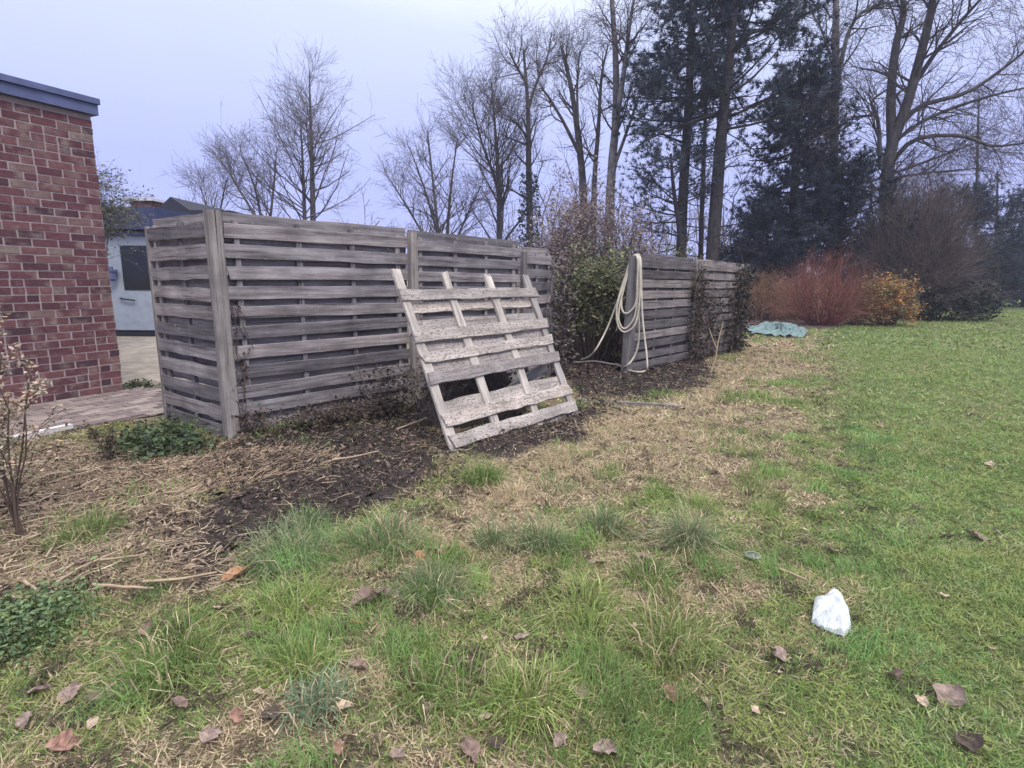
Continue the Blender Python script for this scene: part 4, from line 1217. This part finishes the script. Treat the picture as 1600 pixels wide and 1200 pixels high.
# young branch stuck in the ground before the far fence
g = Geo()
b0 = on(1108, 585)
Yb = b0[1]
tubes(g, smooth_line([b0 - Z * 0.05, D(1118, 560, Yb), D(1122, 535, Yb), D(1130, 503, Yb)], 9), np.linspace(0.014, 0.006, 9), 5)
tubes(g, smooth_line([D(1120, 545, Yb), D(1113, 528, Yb + .05), D(1108, 512, Yb + .08)], 6), np.linspace(0.008, 0.004, 6), 5)
g.build('bare_sapling', mat_plain('peeled branch', (0.42, 0.33, 0.22), 0.8), None, True, at=b0)
tag(bpy.data.objects['bare_sapling'], 'pale forked branch standing upright before the creeper-clad fence', 'branch')

# ------------------------------------------------------------------ teal netting, bag, lid, sticks
def sheet(name, outline, mat, label, cat, hfun, res=26, seed=1, thick=0.0):
    """a crumpled sheet with real relief inside a ground outline given in pixels"""
    rng = np.random.default_rng(seed)
    P = np.array([on(u, v) for u, v in outline])
    c = P.mean(0)
    V = [c + Z * hfun(0, 0)]
    T = []
    nr, na = 9, 40
    m = len(P)
    for r in range(1, nr + 1):
        for a in range(na):
            x = a / na * m; i = int(x) % m; f = x - int(x)
            e = P[i] * (1 - f) + P[(i + 1) % m] * f
            q = c + (e - c) * (r / nr) * (1 + rng.normal(0, 0.015))
            q[2] = gz(q[0:1], q[1:2])[0] + 0.01 + hfun(r / nr, a / na)
            V.append(q)
    for a in range(na):
        T.append((0, 1 + a, 1 + (a + 1) % na))
    Q = [(1 + r * na + a, 1 + (r + 1) * na + a, 1 + (r + 1) * na + (a + 1) % na, 1 + r * na + (a + 1) % na) for r in range(nr - 1) for a in range(na)]
    o = Geo().add(np.array(V), Q, T).build(name, mat, None, False, at=c)
    sol = o.modifiers.new('thickness', 'SOLIDIFY'); sol.thickness = 0.003
    tag(o, label, cat)
    return o
r_ = np.random.default_rng(4)
sheet('teal_netting', [(1160, 516), (1200, 507), (1238, 510), (1263, 520), (1255, 528), (1215, 527), (1172, 525)], M['net'], 'heap of teal garden netting lying flat at the lawn edge', 'netting', lambda r, a: (0.10 * (1 - r) + 0.07) * r_.uniform(0.0, 1.4), seed=4)
# crumpled bag: a pinched, folded shell
def bag(label, u, v):
    rng = np.random.default_rng(9)
    c = on(u, v)
    P = np.array([on(u_, v_) for u_, v_ in ((1272, 948), (1283, 951), (1300, 940), (1314, 950), (1324, 966), (1328, 990), (1318, 1000), (1298, 992), (1286, 986), (1268, 975))])
    c = P.mean(0)
    na, nr, m = 90, 26, len(P)
    def ridge(q, s_, sd):
        return 1 - 2 * abs(float(vn(q[0] + 0.3 * q[1], q[1], s_, sd)) - 0.5)
    V, Q = [], []
    for r in range(nr + 1):
        for a in range(na):
            x = a / na * m; i = int(x) % m; f = x - int(x)
            e = P[i] * (1 - f) + P[(i + 1) % m] * f
            k = r / nr
            q = c + (e - c) * k
            z = 0.050 * (1 - k ** 2.2) * (0.45 + 0.75 * float(vn(q[0], q[1], 0.05, 3))) + 0.024 * ridge(q, 0.034, 7) + 0.009 * ridge(q, 0.015, 8)
            q[2] = gz(q[0:1], q[1:2])[0] + 0.006 + z * (1 if r < nr else 0.35)
            V.append(q)
    Q = [(r * na + a, (r + 1) * na + a, (r + 1) * na + (a + 1) % na, r * na + (a + 1) % na) for r in range(nr) for a in range(na)]
    g = Geo().add(np.array(V), Q)
    o = g.build('plastic_bag', M['bag'], None, False, at=c)
    sol = o.modifiers.new('thickness', 'SOLIDIFY'); sol.thickness = 0.002
    return tag(o, label, 'bag')
bag('crumpled white plastic bag lying on the lawn', 1299, 975)
# clear lid
g = Geo()
c = on(1175, 880) + Z * 0.03
a = np.linspace(0, 2 * math.pi, 25)[:-1]
V, Q = [], []
for rr, z in ((0.026, 0.004), (0.030, 0.008), (0.034, 0.006), (0.036, 0.0)):
    V += [(c[0] + rr * math.cos(t), c[1] + rr * math.sin(t), c[2] + z) for t in a]
for k in range(3):
    Q += [(k * 24 + i, k * 24 + (i + 1) % 24, (k + 1) * 24 + (i + 1) % 24, (k + 1) * 24 + i) for i in range(24)]
g.add(V, Q, [(0, i, i + 1) for i in range(1, 23)])
tag(g.build('plastic_disc', mat_plain('cloudy plastic', (0.24, 0.25, 0.22), 0.4, 0.2, 10, 0.4), None, True, at=c), 'small round cloudy plastic lid on the lawn beside the big tuft', 'lid')

def stick(label, pts, r, name='stick', lift=0.02):
    P = np.array([on(u, v) + Z * lift for u, v in pts])
    n = 8
    P = smooth_line(P, n) + RNG.normal(0, r * 0.15, (n, 3))
    g = Geo(); tubes(g, P, np.linspace(r, r * 0.55, n), 6)
    return tag(g.build(name, M['stick'], None, True, at=P[0]), label, 'stick', 'dry sticks and stalks on the ground')
stick('short straight tan stick lying on the lawn near the bag', [(1215, 899), (1237, 908), (1260, 920)], 0.006)
stick('thin dry stalk on the grass below the big tuft', [(1110, 922), (1125, 938), (1142, 956)], 0.004)
stick('long pale stalk along the edge of straw and grass', [(148, 929), (190, 932), (242, 934)], 0.008, lift=0.035)
stick('longest curved grey stalk crossing the straw', [(225, 925), (280, 918), (340, 908)], 0.007, lift=0.035)
stick('short thick pale stalk at the straw edge', [(40, 918), (62, 935)], 0.008, lift=0.035)
stick('pale stalk lying by the bluish green weeds', [(10, 940), (50, 946)], 0.007, lift=0.035)
stick('slanting tan stalk in the middle of the straw', [(90, 925), (130, 902), (185, 880)], 0.006, lift=0.04)
stick('straight stalk across the straw patch', [(160, 893), (200, 890), (232, 886)], 0.006, lift=0.04)
stick('upward slanting stalk near the dried stems', [(72, 882), (84, 860), (90, 848)], 0.006, lift=0.04)
stick('grey stick on dark soil below the fence', [(520, 742), (555, 733), (592, 722)], 0.008, lift=0.05)
stick('thin branch between fence foot and pallet foot', [(620, 690), (660, 672), (690, 655)], 0.008, lift=0.06)

# ------------------------------------------------------------------ fallen leaves, one by one
def leaf_mesh(seed, kind):
    rng = np.random.default_rng(seed)
    nu, nv = 9, 5
    V, Q = [], []
    curl = rng.uniform(0.5, 1.5) * (1 if kind != 'flat' else 0.25)
    tw_ = rng.uniform(-0.8, 0.8) * (1 if kind != 'flat' else 0.3)
    for i in range(nu):
        t = i / (nu - 1)
        w = (math.sin(math.pi * min(1, t * 0.96 + 0.03)) ** 0.75) * 0.34 * (1 + rng.normal(0, 0.16))
        for j in range(nv):
            s = (j / (nv - 1) - 0.5) * 2
            x = t - 0.5; y = s * w
            z = curl * 0.32 * s * s * w * 2 + 0.22 * curl * (t - 0.5) ** 2 + tw_ * s * (t - 0.5) * 0.35 + rng.normal(0, 0.045)
            V.append((x + rng.normal(0, 0.03), y + rng.normal(0, 0.025), z * 0.8))
    Q = [(i * nv + j, (i + 1) * nv + j, (i + 1) * nv + j + 1, i * nv + j + 1) for i in range(nu - 1) for j in range(nv - 1)]
    return np.array(V), Q
LB = {'brown': (0.20, 0.14, 0.12), 'grey': (0.26, 0.195, 0.17), 'orange': (0.40, 0.215, 0.125), 'pale': (0.42, 0.325, 0.25), 'dark': (0.085, 0.065, 0.055), 'red': (0.28, 0.165, 0.13)}
def fallen(u, v, size, colr, kind='curl', label=None, yaw=None):
    p = on(u, v)
    V, Q = leaf_mesh(u * 7 + v, kind)
    a = yaw if yaw is not None else random.uniform(0, 6.28)
    me = Geo().add(V * size, Q, None, LB[colr]).mesh('dead_leaf', M['deadleaf'], False)
    m4 = Matrix.Translation((p[0], p[1], p[2] + 0.020)) @ Matrix.Rotation(a, 4, 'Z') @ Matrix.Rotation(random.uniform(-.5, .5), 4, 'X') @ Matrix.Rotation(random.uniform(-.45, .45), 4, 'Y')
    o = obj('dead_leaf', me, None, m4)
    tag(o, label or 'small curled dead leaf lying in the grass', 'leaf', 'dead leaves fallen on the grass')
    return o
fallen(1222, 1030, 0.085, 'grey', 'flat', 'broad flat grey brown leaf on the lawn below the bag', 0.2)
fallen(1482, 1103, 0.10, 'grey', 'curl', 'big dark folded leaf low on the open lawn', 0.5)
fallen(1515, 1175, 0.09, 'dark', 'curl', 'dark leaf lowest on the lawn below the folded one')
fallen(1398, 1063, 0.07, 'brown', 'curl', 'curled brown leaf on the lawn between bag and folded leaf', 1.2)
fallen(1050, 1093, 0.07, 'red', 'curl', 'rust red curled leaf at the edge of the green clump', 2.2)
fallen(905, 1082, 0.085, 'grey', 'curl', 'large grey brown crinkled leaf hanging in long green grass', 1.3)
fallen(842, 1055, 0.075, 'brown', 'curl', 'dark pointed leaf on top of the brightest green grass', 0.4)
fallen(815, 997, 0.075, 'grey', 'flat', 'upright pinkish brown leaf above the bright green grass', 0.9)
fallen(558, 985, 0.052, 'orange', 'flat', 'small round orange leaf in the middle of the rough grass', 0.3)
fallen(1056, 939, 0.055, 'orange', 'flat', 'orange tan leaf on grass below the big tuft', 0.2)
fallen(697, 872, 0.12, 'red', 'curl', 'large orange red leaf standing in tan grass', 1.5)
fallen(340, 962, 0.06, 'pale', 'flat', 'pale pink leaf on grass below the straw', 2.5)
fallen(372, 908, 0.11, 'orange', 'curl', 'long orange brown leaf at the corner of the straw', 0.7)
fallen(575, 955, 0.17, 'brown', 'curl', 'long crumpled piece of brown bark in the grass', 0.35)
fallen(603, 945, 0.12, 'grey', 'curl', 'grey curled bark end beside the brown bark piece', 0.6)
fallen(933, 890, 0.09, 'grey', 'curl', 'pale crinkled leaf between two green tufts', 0.1)
fallen(1003, 882, 0.10, 'brown', 'curl', 'long brown leaf folded beside the big tuft', -0.7)
for u, v, s, c, lb in ((735, 1180, .11, 'brown', 'brown folded leaf in long grass at the bottom edge'), (775, 1165, .08, 'dark', 'dark blackish leaf next to the brown folded leaf'), (530, 1180, .07, 'red', 'reddish leaf standing at the bottom edge'), (620, 1195, .07, 'grey', 'grey leaf cut off by the bottom edge'), (540, 1118, .07, 'pale', 'pale leaf beside the small bluish starry tuft'), (560, 1055, .09, 'brown', 'brown leaf hanging below the round orange leaf'), (645, 1040, .07, 'brown', 'brown broken leaf on tan grass below the bark'),
                   (875, 1160, .07, 'grey', 'grey leaf under the large crinkled leaf near the bottom'), (945, 1175, .11, 'grey', 'long lobed grey leaf near the bottom'), (1180, 1115, .05, 'pale', 'pale fleck of leaf low on the lawn'), (1100, 1103, .05, 'pale', 'tiny pale leaf sliver beside the rust red leaf'), (1437, 1108, .06, 'pale', 'pale leaf just beside the big dark folded leaf'), (1475, 940, .07, 'pale', 'pale leaf on the lawn past the bag'), (1550, 1018, .06, 'pale', 'pale leaf on the lawn out toward the edge'),
                   (1300, 870, .09, 'pale', 'pale leaf a little above the bag'), (1520, 848, .12, 'grey', 'grey leaf in the middle of a lawn row of three'), (1480, 845, .10, 'grey', 'grey leaf nearest the bag in a lawn row of three'), (1560, 843, .08, 'grey', 'outermost grey leaf in a lawn row of three'), (1545, 730, .10, 'pale', 'pale leaf on the open lawn midway out'), (1520, 650, .12, 'pale', 'pale yellowish leaf far out on the lawn'), (1375, 668, .10, 'pale', 'tiny pale leaf where lawn turns fresh green'), (1180, 610, .12, 'pale', 'pale leaf on tan grass below the netting'),
                   (60, 1080, .10, 'grey', 'grey leaf at the lower corner under the weeds'), (110, 1085, .10, 'grey', 'flat grey leaf second from the lower corner'), (155, 1090, .14, 'brown', 'largest brown leaf in the lower corner group'), (200, 1080, .09, 'brown', 'brown leaf ending the lower corner group'), (40, 1130, .08, 'grey', 'small grey leaf below the lower corner group'), (100, 1178, .11, 'red', 'reddish crumpled leaf at the bottom near the corner'), (145, 1140, .05, 'pale', 'tiny pale leaf above the reddish crumpled one'), (230, 990, .09, 'brown', 'brown leaf between the weeds and the pale pink leaf'),
                   (280, 1110, .08, 'brown', 'brown leaf below the long-bladed green tuft'), (372, 1130, .07, 'red', 'small reddish leaf on tan grass'), (405, 1095, .05, 'pale', 'tiny pale leaf beside the splaying light green tuft'), (330, 1160, .09, 'grey', 'grey leaf low between tan and green grass'), (700, 945, .07, 'grey', 'slim grey leaf on the soft tuft'), (655, 880, .09, 'orange', 'orange leaf beside the large orange red leaf'), (720, 905, .08, 'brown', 'brown leaf under the large orange red leaf'), (395, 1010, .10, 'brown', 'brown leaf over bare earth between light tufts'), (425, 1130, .10, 'dark', 'dark leaf on bare earth by the starry tuft'),
                   (127, 890, .09, 'grey', 'pale grey leaf lying in the straw'), (1245, 640, .09, 'pale', 'pale leaf on the edge of tan and green lawn'), (1430, 800, .08, 'pale', 'pale leaf on the lawn above the bag row'), (995, 985, .06, 'pale', 'pale leaf in the broad mossy clump'), (757, 1000, .04, 'pale', 'tiny pale sliver beside the upright pinkish leaf'), (670, 1105, .05, 'grey', 'little grey leaf in the yellowish tuft'), (1115, 745, .08, 'dark', 'dark leaf on tan grass above the biggest tuft'), (1150, 900, .05, 'grey', 'small grey leaf below the plastic lid'), (757, 1125, .06, 'pale', 'pale leaf among bright green blades near the bottom')):
    fallen(u, v, s * 0.75, c, 'curl', lb)

# ------------------------------------------------------------------ leaf litter, straw, clods
def scatter(poly, n, rng):
    p = np.array(poly); lo, hi = p.min(0), p.max(0)
    q = rng.uniform(lo, hi, (n * 4, 2))
    q = q[sdist(poly, q[:, 0], q[:, 1]) < 0.30 * (vn(q[:, 0], q[:, 1], 0.3, 61) - 0.45) + rng.normal(0, 0.05, len(q))][:n]
    return np.column_stack([q, gz(q[:, 0], q[:, 1])])
rng = np.random.default_rng(31)
g = Geo()
def lit(poly, n, size, cols, lift=0.02):
    q = scatter(poly, n, rng); q[:, 2] += rng.uniform(0.004, lift, len(q))
    leaves(g, q, size * rng.lognormal(-0.1, 0.45, len(q)), np.array(cols)[rng.integers(0, len(cols), len(q))] * rng.uniform(0.5, 1.4, (len(q), 1)) * (0.7 + 0.6 * vn(q[:, 0], q[:, 1], 0.2, 63))[:, None], rng, 0.55, 0.7)
lit(Z_SOIL, 20000, 0.0105, [(0.036, 0.028, 0.026), (0.055, 0.041, 0.036), (0.10, 0.072, 0.06), (0.026, 0.021, 0.02), (0.19, 0.14, 0.11)], 0.05)
lit(Z_REDLEAF, 9000, 0.0125, [(0.14, 0.09, 0.075), (0.20, 0.13, 0.10), (0.09, 0.06, 0.05), (0.28, 0.20, 0.15)])
lit(Z_STRAW, 8000, 0.011, [(0.17, 0.12, 0.09), (0.10, 0.075, 0.06), (0.26, 0.19, 0.14)])
lit(Z_BAY, 6000, 0.03, [(0.10, 0.07, 0.065), (0.15, 0.09, 0.08), (0.07, 0.055, 0.055)])
lit(Z_BED, 5000, 0.05, [(0.13, 0.08, 0.065), (0.09, 0.06, 0.055)])
lit(Z_TAN, 1500, 0.016, [(0.22, 0.16, 0.11), (0.12, 0.085, 0.065)])
tag(g.build('leaf_litter', M['litter']), 'brown leaf litter over the soil beside the fence', 'litter', kind='stuff')
g = Geo()
q = scatter(Z_SOIL, 5000, rng)
s = rng.uniform(0.004, 0.016, (len(q), 1)) * rng.uniform(0.5, 1.2, (len(q), 1))
octa = np.array([(1, 0, 0), (-1, 0, 0), (0, 1, 0), (0, -1, 0), (0, 0, .8), (0, 0, -.8)], float)
V = q[:, None, :] + octa[None] * s[:, None] * rng.uniform(0.6, 1.3, (len(q), 6, 1)) + np.array([0, 0, 0.006])
f = np.array([(0, 2, 4), (2, 1, 4), (1, 3, 4), (3, 0, 4), (2, 0, 5), (1, 2, 5), (3, 1, 5), (0, 3, 5)])
g.add(V.reshape(-1, 3), None, (f[None] + np.arange(len(q))[:, None, None] * 6).reshape(-1, 3), np.repeat(cjit(C_SOIL, len(q), 0.4, rng), 6, 0))
tag(g.build('soil_clods', M['litter'], None, True), 'dark crumbly soil clods below the fence', 'soil', kind='stuff')
g = Geo()
def straws(poly, n, Lm, r, cols, up_=0.12):
    q = scatter(poly, n, rng); m = len(q)
    a = rng.normal(0.5, 1.3, m)
    d = np.stack([np.cos(a), np.sin(a), rng.uniform(-0.02, up_, m)], 1)
    L = Lm * rng.uniform(0.3, 1.4, (m, 1))
    bw = rng.normal(0, 0.13, (m, 1)) * L * np.stack([-np.sin(a), np.cos(a), np.zeros(m)], 1)
    P = np.stack([q, q + d * L * 0.3 + bw * 0.8, q + d * L * 0.65 + bw, q + d * L], 1); P[:, :, 2] = np.maximum(P[:, :, 2], gz(P[:, :, 0], P[:, :, 1]) + 0.004) + rng.uniform(0.0, 0.025, (m, 1))
    tubes(g, P, np.full((m, 4), r) * rng.uniform(0.6, 1.3, (m, 1)), 3, np.array(cols)[rng.integers(0, len(cols), m)] * rng.uniform(0.7, 1.25, (m, 1)))
straws(Z_STRAW, 2400, 0.12, 0.0018, [(0.36, 0.28, 0.20), (0.25, 0.185, 0.135), (0.16, 0.12, 0.09), (0.46, 0.37, 0.27)])
straws(Z_SOIL, 800, 0.11, 0.0017, [(0.26, 0.19, 0.14), (0.15, 0.11, 0.09), (0.36, 0.27, 0.19)])
Z_FOOT = gpoly([(300, 725), (420, 725), (540, 715), (500, 750), (400, 775), (260, 805), (230, 760)])
straws(Z_FOOT, 900, 0.09, 0.0016, [(0.42, 0.31, 0.21), (0.32, 0.23, 0.16), (0.22, 0.16, 0.12)], 0.5)
straws(Z_TAN, 1200, 0.09, 0.0016, [(0.40, 0.31, 0.20), (0.30, 0.22, 0.15)])
tag(g.build('straw', M['litter']), 'loose dry straw and stalks over the bed', 'straw', kind='stuff')

# ------------------------------------------------------------------ grass
def blades(g, p, h, w, az, lean, C, rng):
    n = len(p)
    d = np.stack([np.cos(az), np.sin(az), np.zeros(n)], 1)
    s = np.stack([-np.sin(az), np.cos(az), np.zeros(n)], 1) * w[:, None]
    a = rng.uniform(0, 2 * math.pi, n)
    s = np.stack([np.cos(a), np.sin(a), np.zeros(n)], 1) * w[:, None] * 0.5
    hz = (h / np.sqrt(1 + lean ** 2))[:, None]
    mid = p + d * (lean[:, None] * hz * 0.32) + Z * hz * 0.62
    tip = p + d * (lean[:, None] * hz) + Z * hz * np.maximum(0.35, 1 - 0.25 * lean[:, None] ** 2)
    V = np.stack([p - s, p + s, mid + s * 0.8, mid - s * 0.8, tip], 1).reshape(-1, 3)
    k = np.arange(n)[:, None] * 5
    g.add(V, k + np.array([[0, 1, 2, 3]]), k + np.array([[3, 2, 4]]), np.repeat(C, 5, 0))

def grass_band(y0, y1, n, hs, ws, seed, xlim=None):
    rng = np.random.default_rng(seed)
    y = np.sqrt(rng.uniform(y0 ** 2, y1 ** 2, n))
    x = rng.uniform(-1, 1, n) * (0.97 * y + 1.5)
    if xlim: 
        x = rng.uniform(0, 1, n) * (0.97 * y + 1.6 - xlim(y)) + xlim(y)
    z = zones(x, y)
    bare = np.clip(z['soil'] * 0.97 + z['straw'] * 0.85 + z['red'] * 0.88 + z['bay'] + z['bed'] * 0.95 + z['path'] * 2 + z['yard'] * 2, 0, 1)
    s = (np.stack([x, y], 1) - CORNER[:2]) @ E_F[:2]; qd = (np.stack([x, y], 1) - CORNER[:2]) @ N_F[:2]
    inside = (qd > -0.03) & (s > -0.02) & (x < 6) & (y < 13)
    keep = (rng.uniform(0, 1, n) > bare) & ~inside
    x, y = x[keep], y[keep]
    z = {k: v[keep] for k, v in z.items()}
    n = len(x)
    p = np.stack([x, y, gz(x, y) - 0.004], 1)
    dead = np.clip(0.16 + 0.06 * z['rough'] + z['patch'] * 0.62 + z['tan'] * 0.70 + z['straw'] * 0.4, 0, 0.93)
    cl = vn(x, y, 0.16, 41) * 0.5 + vn(x, y, 0.06, 42) * 0.5          # clumps of live and dead blades
    cn0 = sstep(0.50, 0.72, vn(x, y, 0.30, 35) * 0.65 + vn(x, y, 0.13, 45) * 0.35)
    isd = rng.uniform(0, 1, n) < np.clip(dead + (cl - 0.5) * 1.5 + z['rough'] * (0.44 - 0.80 * cn0 * (1 - 0.8 * z['tan'])), 0.03, 0.95)
    green = np.where(z['rough'][:, None] > rng.uniform(0.2, 0.8, n)[:, None], C_GREEN, C_LAWN) * (0.42 + 0.5 * vn(x, y, 0.5, 33) + 0.68 * vn(x, y, 0.12, 43))[:, None]
    tint = vn(x, y, 1.1, 34)[:, None]
    green = green * (1 - tint * np.array([[0.22, 0.0, -0.25]]))
    c = np.where(isd[:, None], np.where(z['rough'][:, None] + z['tan'][:, None] > 0.5, C_TAN, np.array([0.33, 0.37, 0.18])), green) * rng.uniform(0.65, 1.35, (n, 1))
    cn = vn(x, y, 0.30, 35) * 0.65 + vn(x, y, 0.13, 45) * 0.35
    clump = sstep(0.50, 0.72, cn)
    h = hs * rng.uniform(0.45, 1.3, n) * (0.55 + clump * (0.25 + 1.15 * z['rough'])) * np.where(isd, 0.75, 1)
    lean = np.where(isd, rng.uniform(0.6, 2.6, n), rng.uniform(0.15, 1.5, n))
    az = vn(x, y, 0.45, 36) * 9 + rng.normal(0, 1.0, n)
    g = Geo(); blades(g, p, h, np.full(n, ws) * rng.uniform(0.6, 1.3, n), az, lean, c, rng)
    return g
gg = Geo()
def merge(g):
    gg.add(np.concatenate(g.V), np.concatenate(g.Q), np.concatenate(g.T), np.concatenate(g.C))
def thatch(y0, y1, n, L, w, seed, xlim=None):
    """short matted bits lying every way between the blades"""
    rng = np.random.default_rng(seed)
    y = np.sqrt(rng.uniform(y0 ** 2, y1 ** 2, n)); x = rng.uniform(-1, 1, n) * (0.97 * y + 1.5)
    if xlim: x = rng.uniform(0, 1, n) * (0.97 * y + 1.6 - xlim(y)) + xlim(y)
    z = zones(x, y)
    bare = np.clip(z['soil'] * 0.93 + z['bay'] * 0.95 + z['bed'] + z['path'] * 2 + z['yard'] * 2, 0, 1)
    s = (np.stack([x, y], 1) - CORNER[:2]) @ E_F[:2]; qd = (np.stack([x, y], 1) - CORNER[:2]) @ N_F[:2]
    keep = (rng.uniform(0, 1, n) > bare) & ~((qd > -0.03) & (s > -0.02) & (x < 6) & (y < 13))
    x, y = x[keep], y[keep]; z = {k: v[keep] for k, v in z.items()}; n = len(x)
    p = np.stack([x, y, gz(x, y) + rng.uniform(0.0, 0.012, n)], 1)
    a = rng.uniform(0, 2 * math.pi, n)
    d = np.stack([np.cos(a), np.sin(a), rng.uniform(-0.05, 0.75, n)], 1)
    sd_ = np.stack([-np.sin(a), np.cos(a), rng.normal(0, 0.5, n)], 1) * (w * rng.uniform(0.5, 1.3, n))[:, None]
    ln = (L * rng.uniform(0.4, 1.4, n))[:, None]
    pal_ = np.array([(0.54, 0.44, 0.30), (0.38, 0.295, 0.20), (0.18, 0.135, 0.095), (0.26, 0.30, 0.10), (0.18, 0.255, 0.075), (0.075, 0.058, 0.043)])
    t = np.clip(z['patch'] * (0.25 + 0.4 * z['rough']) + z['tan'] * 0.75 + z['straw'] * 0.6 + z['red'] * 0.5 * 1.0 + 0.03 + 0.34 * z['rough'], 0, 0.95)
    dead = rng.uniform(0, 1, n) < np.clip(t + (vn(x, y, 0.1, 51) - 0.5) * 0.9, 0.05, 0.96)
    dk = vn(x, y, 0.07, 52)
    ci = np.where(dead, np.where(rng.uniform(0, 1, n) < 0.45, 0, np.where(dk > 0.6, 2, 1)), np.where(dk > 0.55, 4, 3))
    ci = np.where((vn(x, y, 0.09, 53) > 0.74) & (rng.uniform(0, 1, n) < 0.7) & (z['rough'] > 0.3), 5, ci)
    lawn_ = (z['rough'] + z['tan'] + z['straw'] + z['red'] < 0.45)[:, None]
    c = np.where(lawn_ & (ci < 3)[:, None], np.array([0.32, 0.35, 0.18]), pal_[ci]) * rng.uniform(0.65, 1.3, (n, 1))
    V = np.stack([p - sd_, p + sd_, p + d * ln], 1).reshape(-1, 3)
    gg.add(V, None, np.arange(n * 3).reshape(-1, 3), np.repeat(c, 3, 0))
thatch(0.95, 2.6, 175000, 0.030, 0.0022, 111)
thatch(2.6, 5.0, 170000, 0.036, 0.0034, 112)
thatch(5.0, 11.0, 90000, 0.05, 0.0068, 113, lambda y: -0.35 * y)
thatch(11.0, 26.0, 50000, 0.08, 0.016, 114, lambda y: 0.3 * y)
merge(grass_band(0.95, 2.4, 84000, 0.062, 0.0030, 101))
merge(grass_band(2.4, 4.2, 104000, 0.060, 0.0036, 102))
merge(grass_band(4.2, 8.0, 90000, 0.060, 0.0058, 103, lambda y: -0.6 * y))
merge(grass_band(8.0, 16, 60000, 0.065, 0.011, 104, lambda y: 0.25 * y))
merge(grass_band(16, 42, 45000, 0.075, 0.026, 105, lambda y: 0.45 * y))
tag(gg.build('grass', M['blade']), 'patchy green and straw-coloured grass of the lawn', 'grass', kind='stuff')

def tuft(u, v, n, h, r, colr, label, seed, deadf=0.12):
    rng = np.random.default_rng(seed)
    c = on(u, v); n = int(n * 1.5); h = h * rng.uniform(1.0, 1.25)
    a = rng.uniform(0, 2 * math.pi, n); q = np.sqrt(rng.uniform(0, 1, n)) * r
    p = c + np.stack([np.cos(a) * q, np.sin(a) * q, np.zeros(n)], 1)
    sub = rng.normal(0, r * 0.45, (5, 2)); p[:, :2] += sub[rng.integers(0, 5, n)]
    p[:, 2] = gz(p[:, 0], p[:, 1]) - 0.005
    cc = np.where((rng.uniform(0, 1, n) < deadf)[:, None], C_TAN * 1.05, np.asarray(colr)) * rng.uniform(0.6, 1.4, (n, 1))
    g = Geo(); blades(g, p, h * rng.uniform(0.35, 1.25, n), np.full(n, 0.0042) * rng.uniform(0.6, 1.3, n), a + rng.normal(0, 0.9, n), 0.22 + (q / r) * rng.uniform(0.4, 2.8, n), cc, rng)
    return tag(g.build('grass_tuft', M['blade'], None, False, at=c), label, 'grass tuft', 'grass tufts in the rough strip')
BG, GG, LG = (0.175, 0.235, 0.115), (0.165, 0.245, 0.075), (0.25, 0.33, 0.10)
for k, (u, v, n, h, r, c, lab) in enumerate((
    (1072, 862, 330, 0.24, 0.06, (0.23, 0.27, 0.15), 'biggest spidery grass tuft with long arching pale-edged blades'),
    (845, 860, 300, 0.15, 0.07, BG, 'round grey green tuft in line below the pallet'),
    (930, 830, 300, 0.15, 0.08, BG, 'grey green tuft between two others below the pallet foot'),
    (752, 752, 420, 0.17, 0.09, GG, 'bright green tuft at the lower corner of the pallet'),
    (768, 855, 160, 0.16, 0.04, BG, 'narrow upright dark green tuft'),
    (600, 850, 420, 0.17, 0.13, BG, 'wide greyish tuft below the dark soil'),
    (440, 880, 520, 0.17, 0.13, (0.22, 0.28, 0.15), 'large blue grey tuft beside the straw'),
    (480, 830, 260, 0.14, 0.08, BG, 'tuft growing at the edge of dark soil'),
    (680, 935, 380, 0.14, 0.11, BG, 'soft tuft above the bark piece'),
    (450, 970, 480, 0.13, 0.13, LG, 'fresh light green tuft below the large blue grey one'),
    (280, 1040, 480, 0.14, 0.12, GG, 'long-bladed green tuft near the straw'),
    (465, 1050, 320, 0.12, 0.09, LG, 'light green tuft splaying beside bare earth'),
    (490, 1110, 240, 0.10, 0.06, (0.19, 0.27, 0.165), 'small bluish starry tuft'),
    (830, 1090, 480, 0.13, 0.10, LG, 'brightest green clump under the dark pointed leaf'),
    (930, 960, 520, 0.15, 0.13, LG, 'fine pale green clump with long blades'),
    (1040, 1010, 640, 0.12, 0.16, (0.21, 0.27, 0.09), 'broad mossy green clump on the lawn edge'),
    (1010, 905, 300, 0.12, 0.09, GG, 'green tuft hiding the long brown leaf'),
    (130, 838, 300, 0.15, 0.10, GG, 'tuft among straw by the dried stems'),
    (690, 1085, 380, 0.11, 0.12, GG, 'yellowish green tuft low in the rough grass'),
    (800, 780, 240, 0.10, 0.10, C_TAN * 0.95, 'straw-coloured tuft drooping below the pallet'),
    (250, 682, 260, 0.11, 0.10, GG, 'green grass at the path edge near the fence corner'),
    (1090, 795, 240, 0.12, 0.10, LG, 'pale tuft behind the biggest one'),
    (870, 770, 200, 0.09, 0.10, BG, 'low tuft to the lawn side of the straw-coloured one'))):
    tuft(u, v, n, h, r, c, lab, 200 + k, 0.6 if 'straw-col' in lab else 0.14)

# ------------------------------------------------------------------ damp winter air
hz = Geo().box((-75, -12, -1.2), (75, 75, 19))
hm = bpy.data.materials.new('winter haze'); hm.use_nodes = True
hn = hm.node_tree
hn.nodes.remove(hn.nodes['Principled BSDF'])
pv = hn.nodes.new('ShaderNodeVolumePrincipled')
pv.inputs['Color'].default_value = (0.70, 0.76, 1.0, 1)
pv.inputs['Density'].default_value = 0.0014
hn.links.new(pv.outputs[0], hn.nodes['Material Output'].inputs['Volume'])
tag(hz.build('haze', hm), kind='stuff')
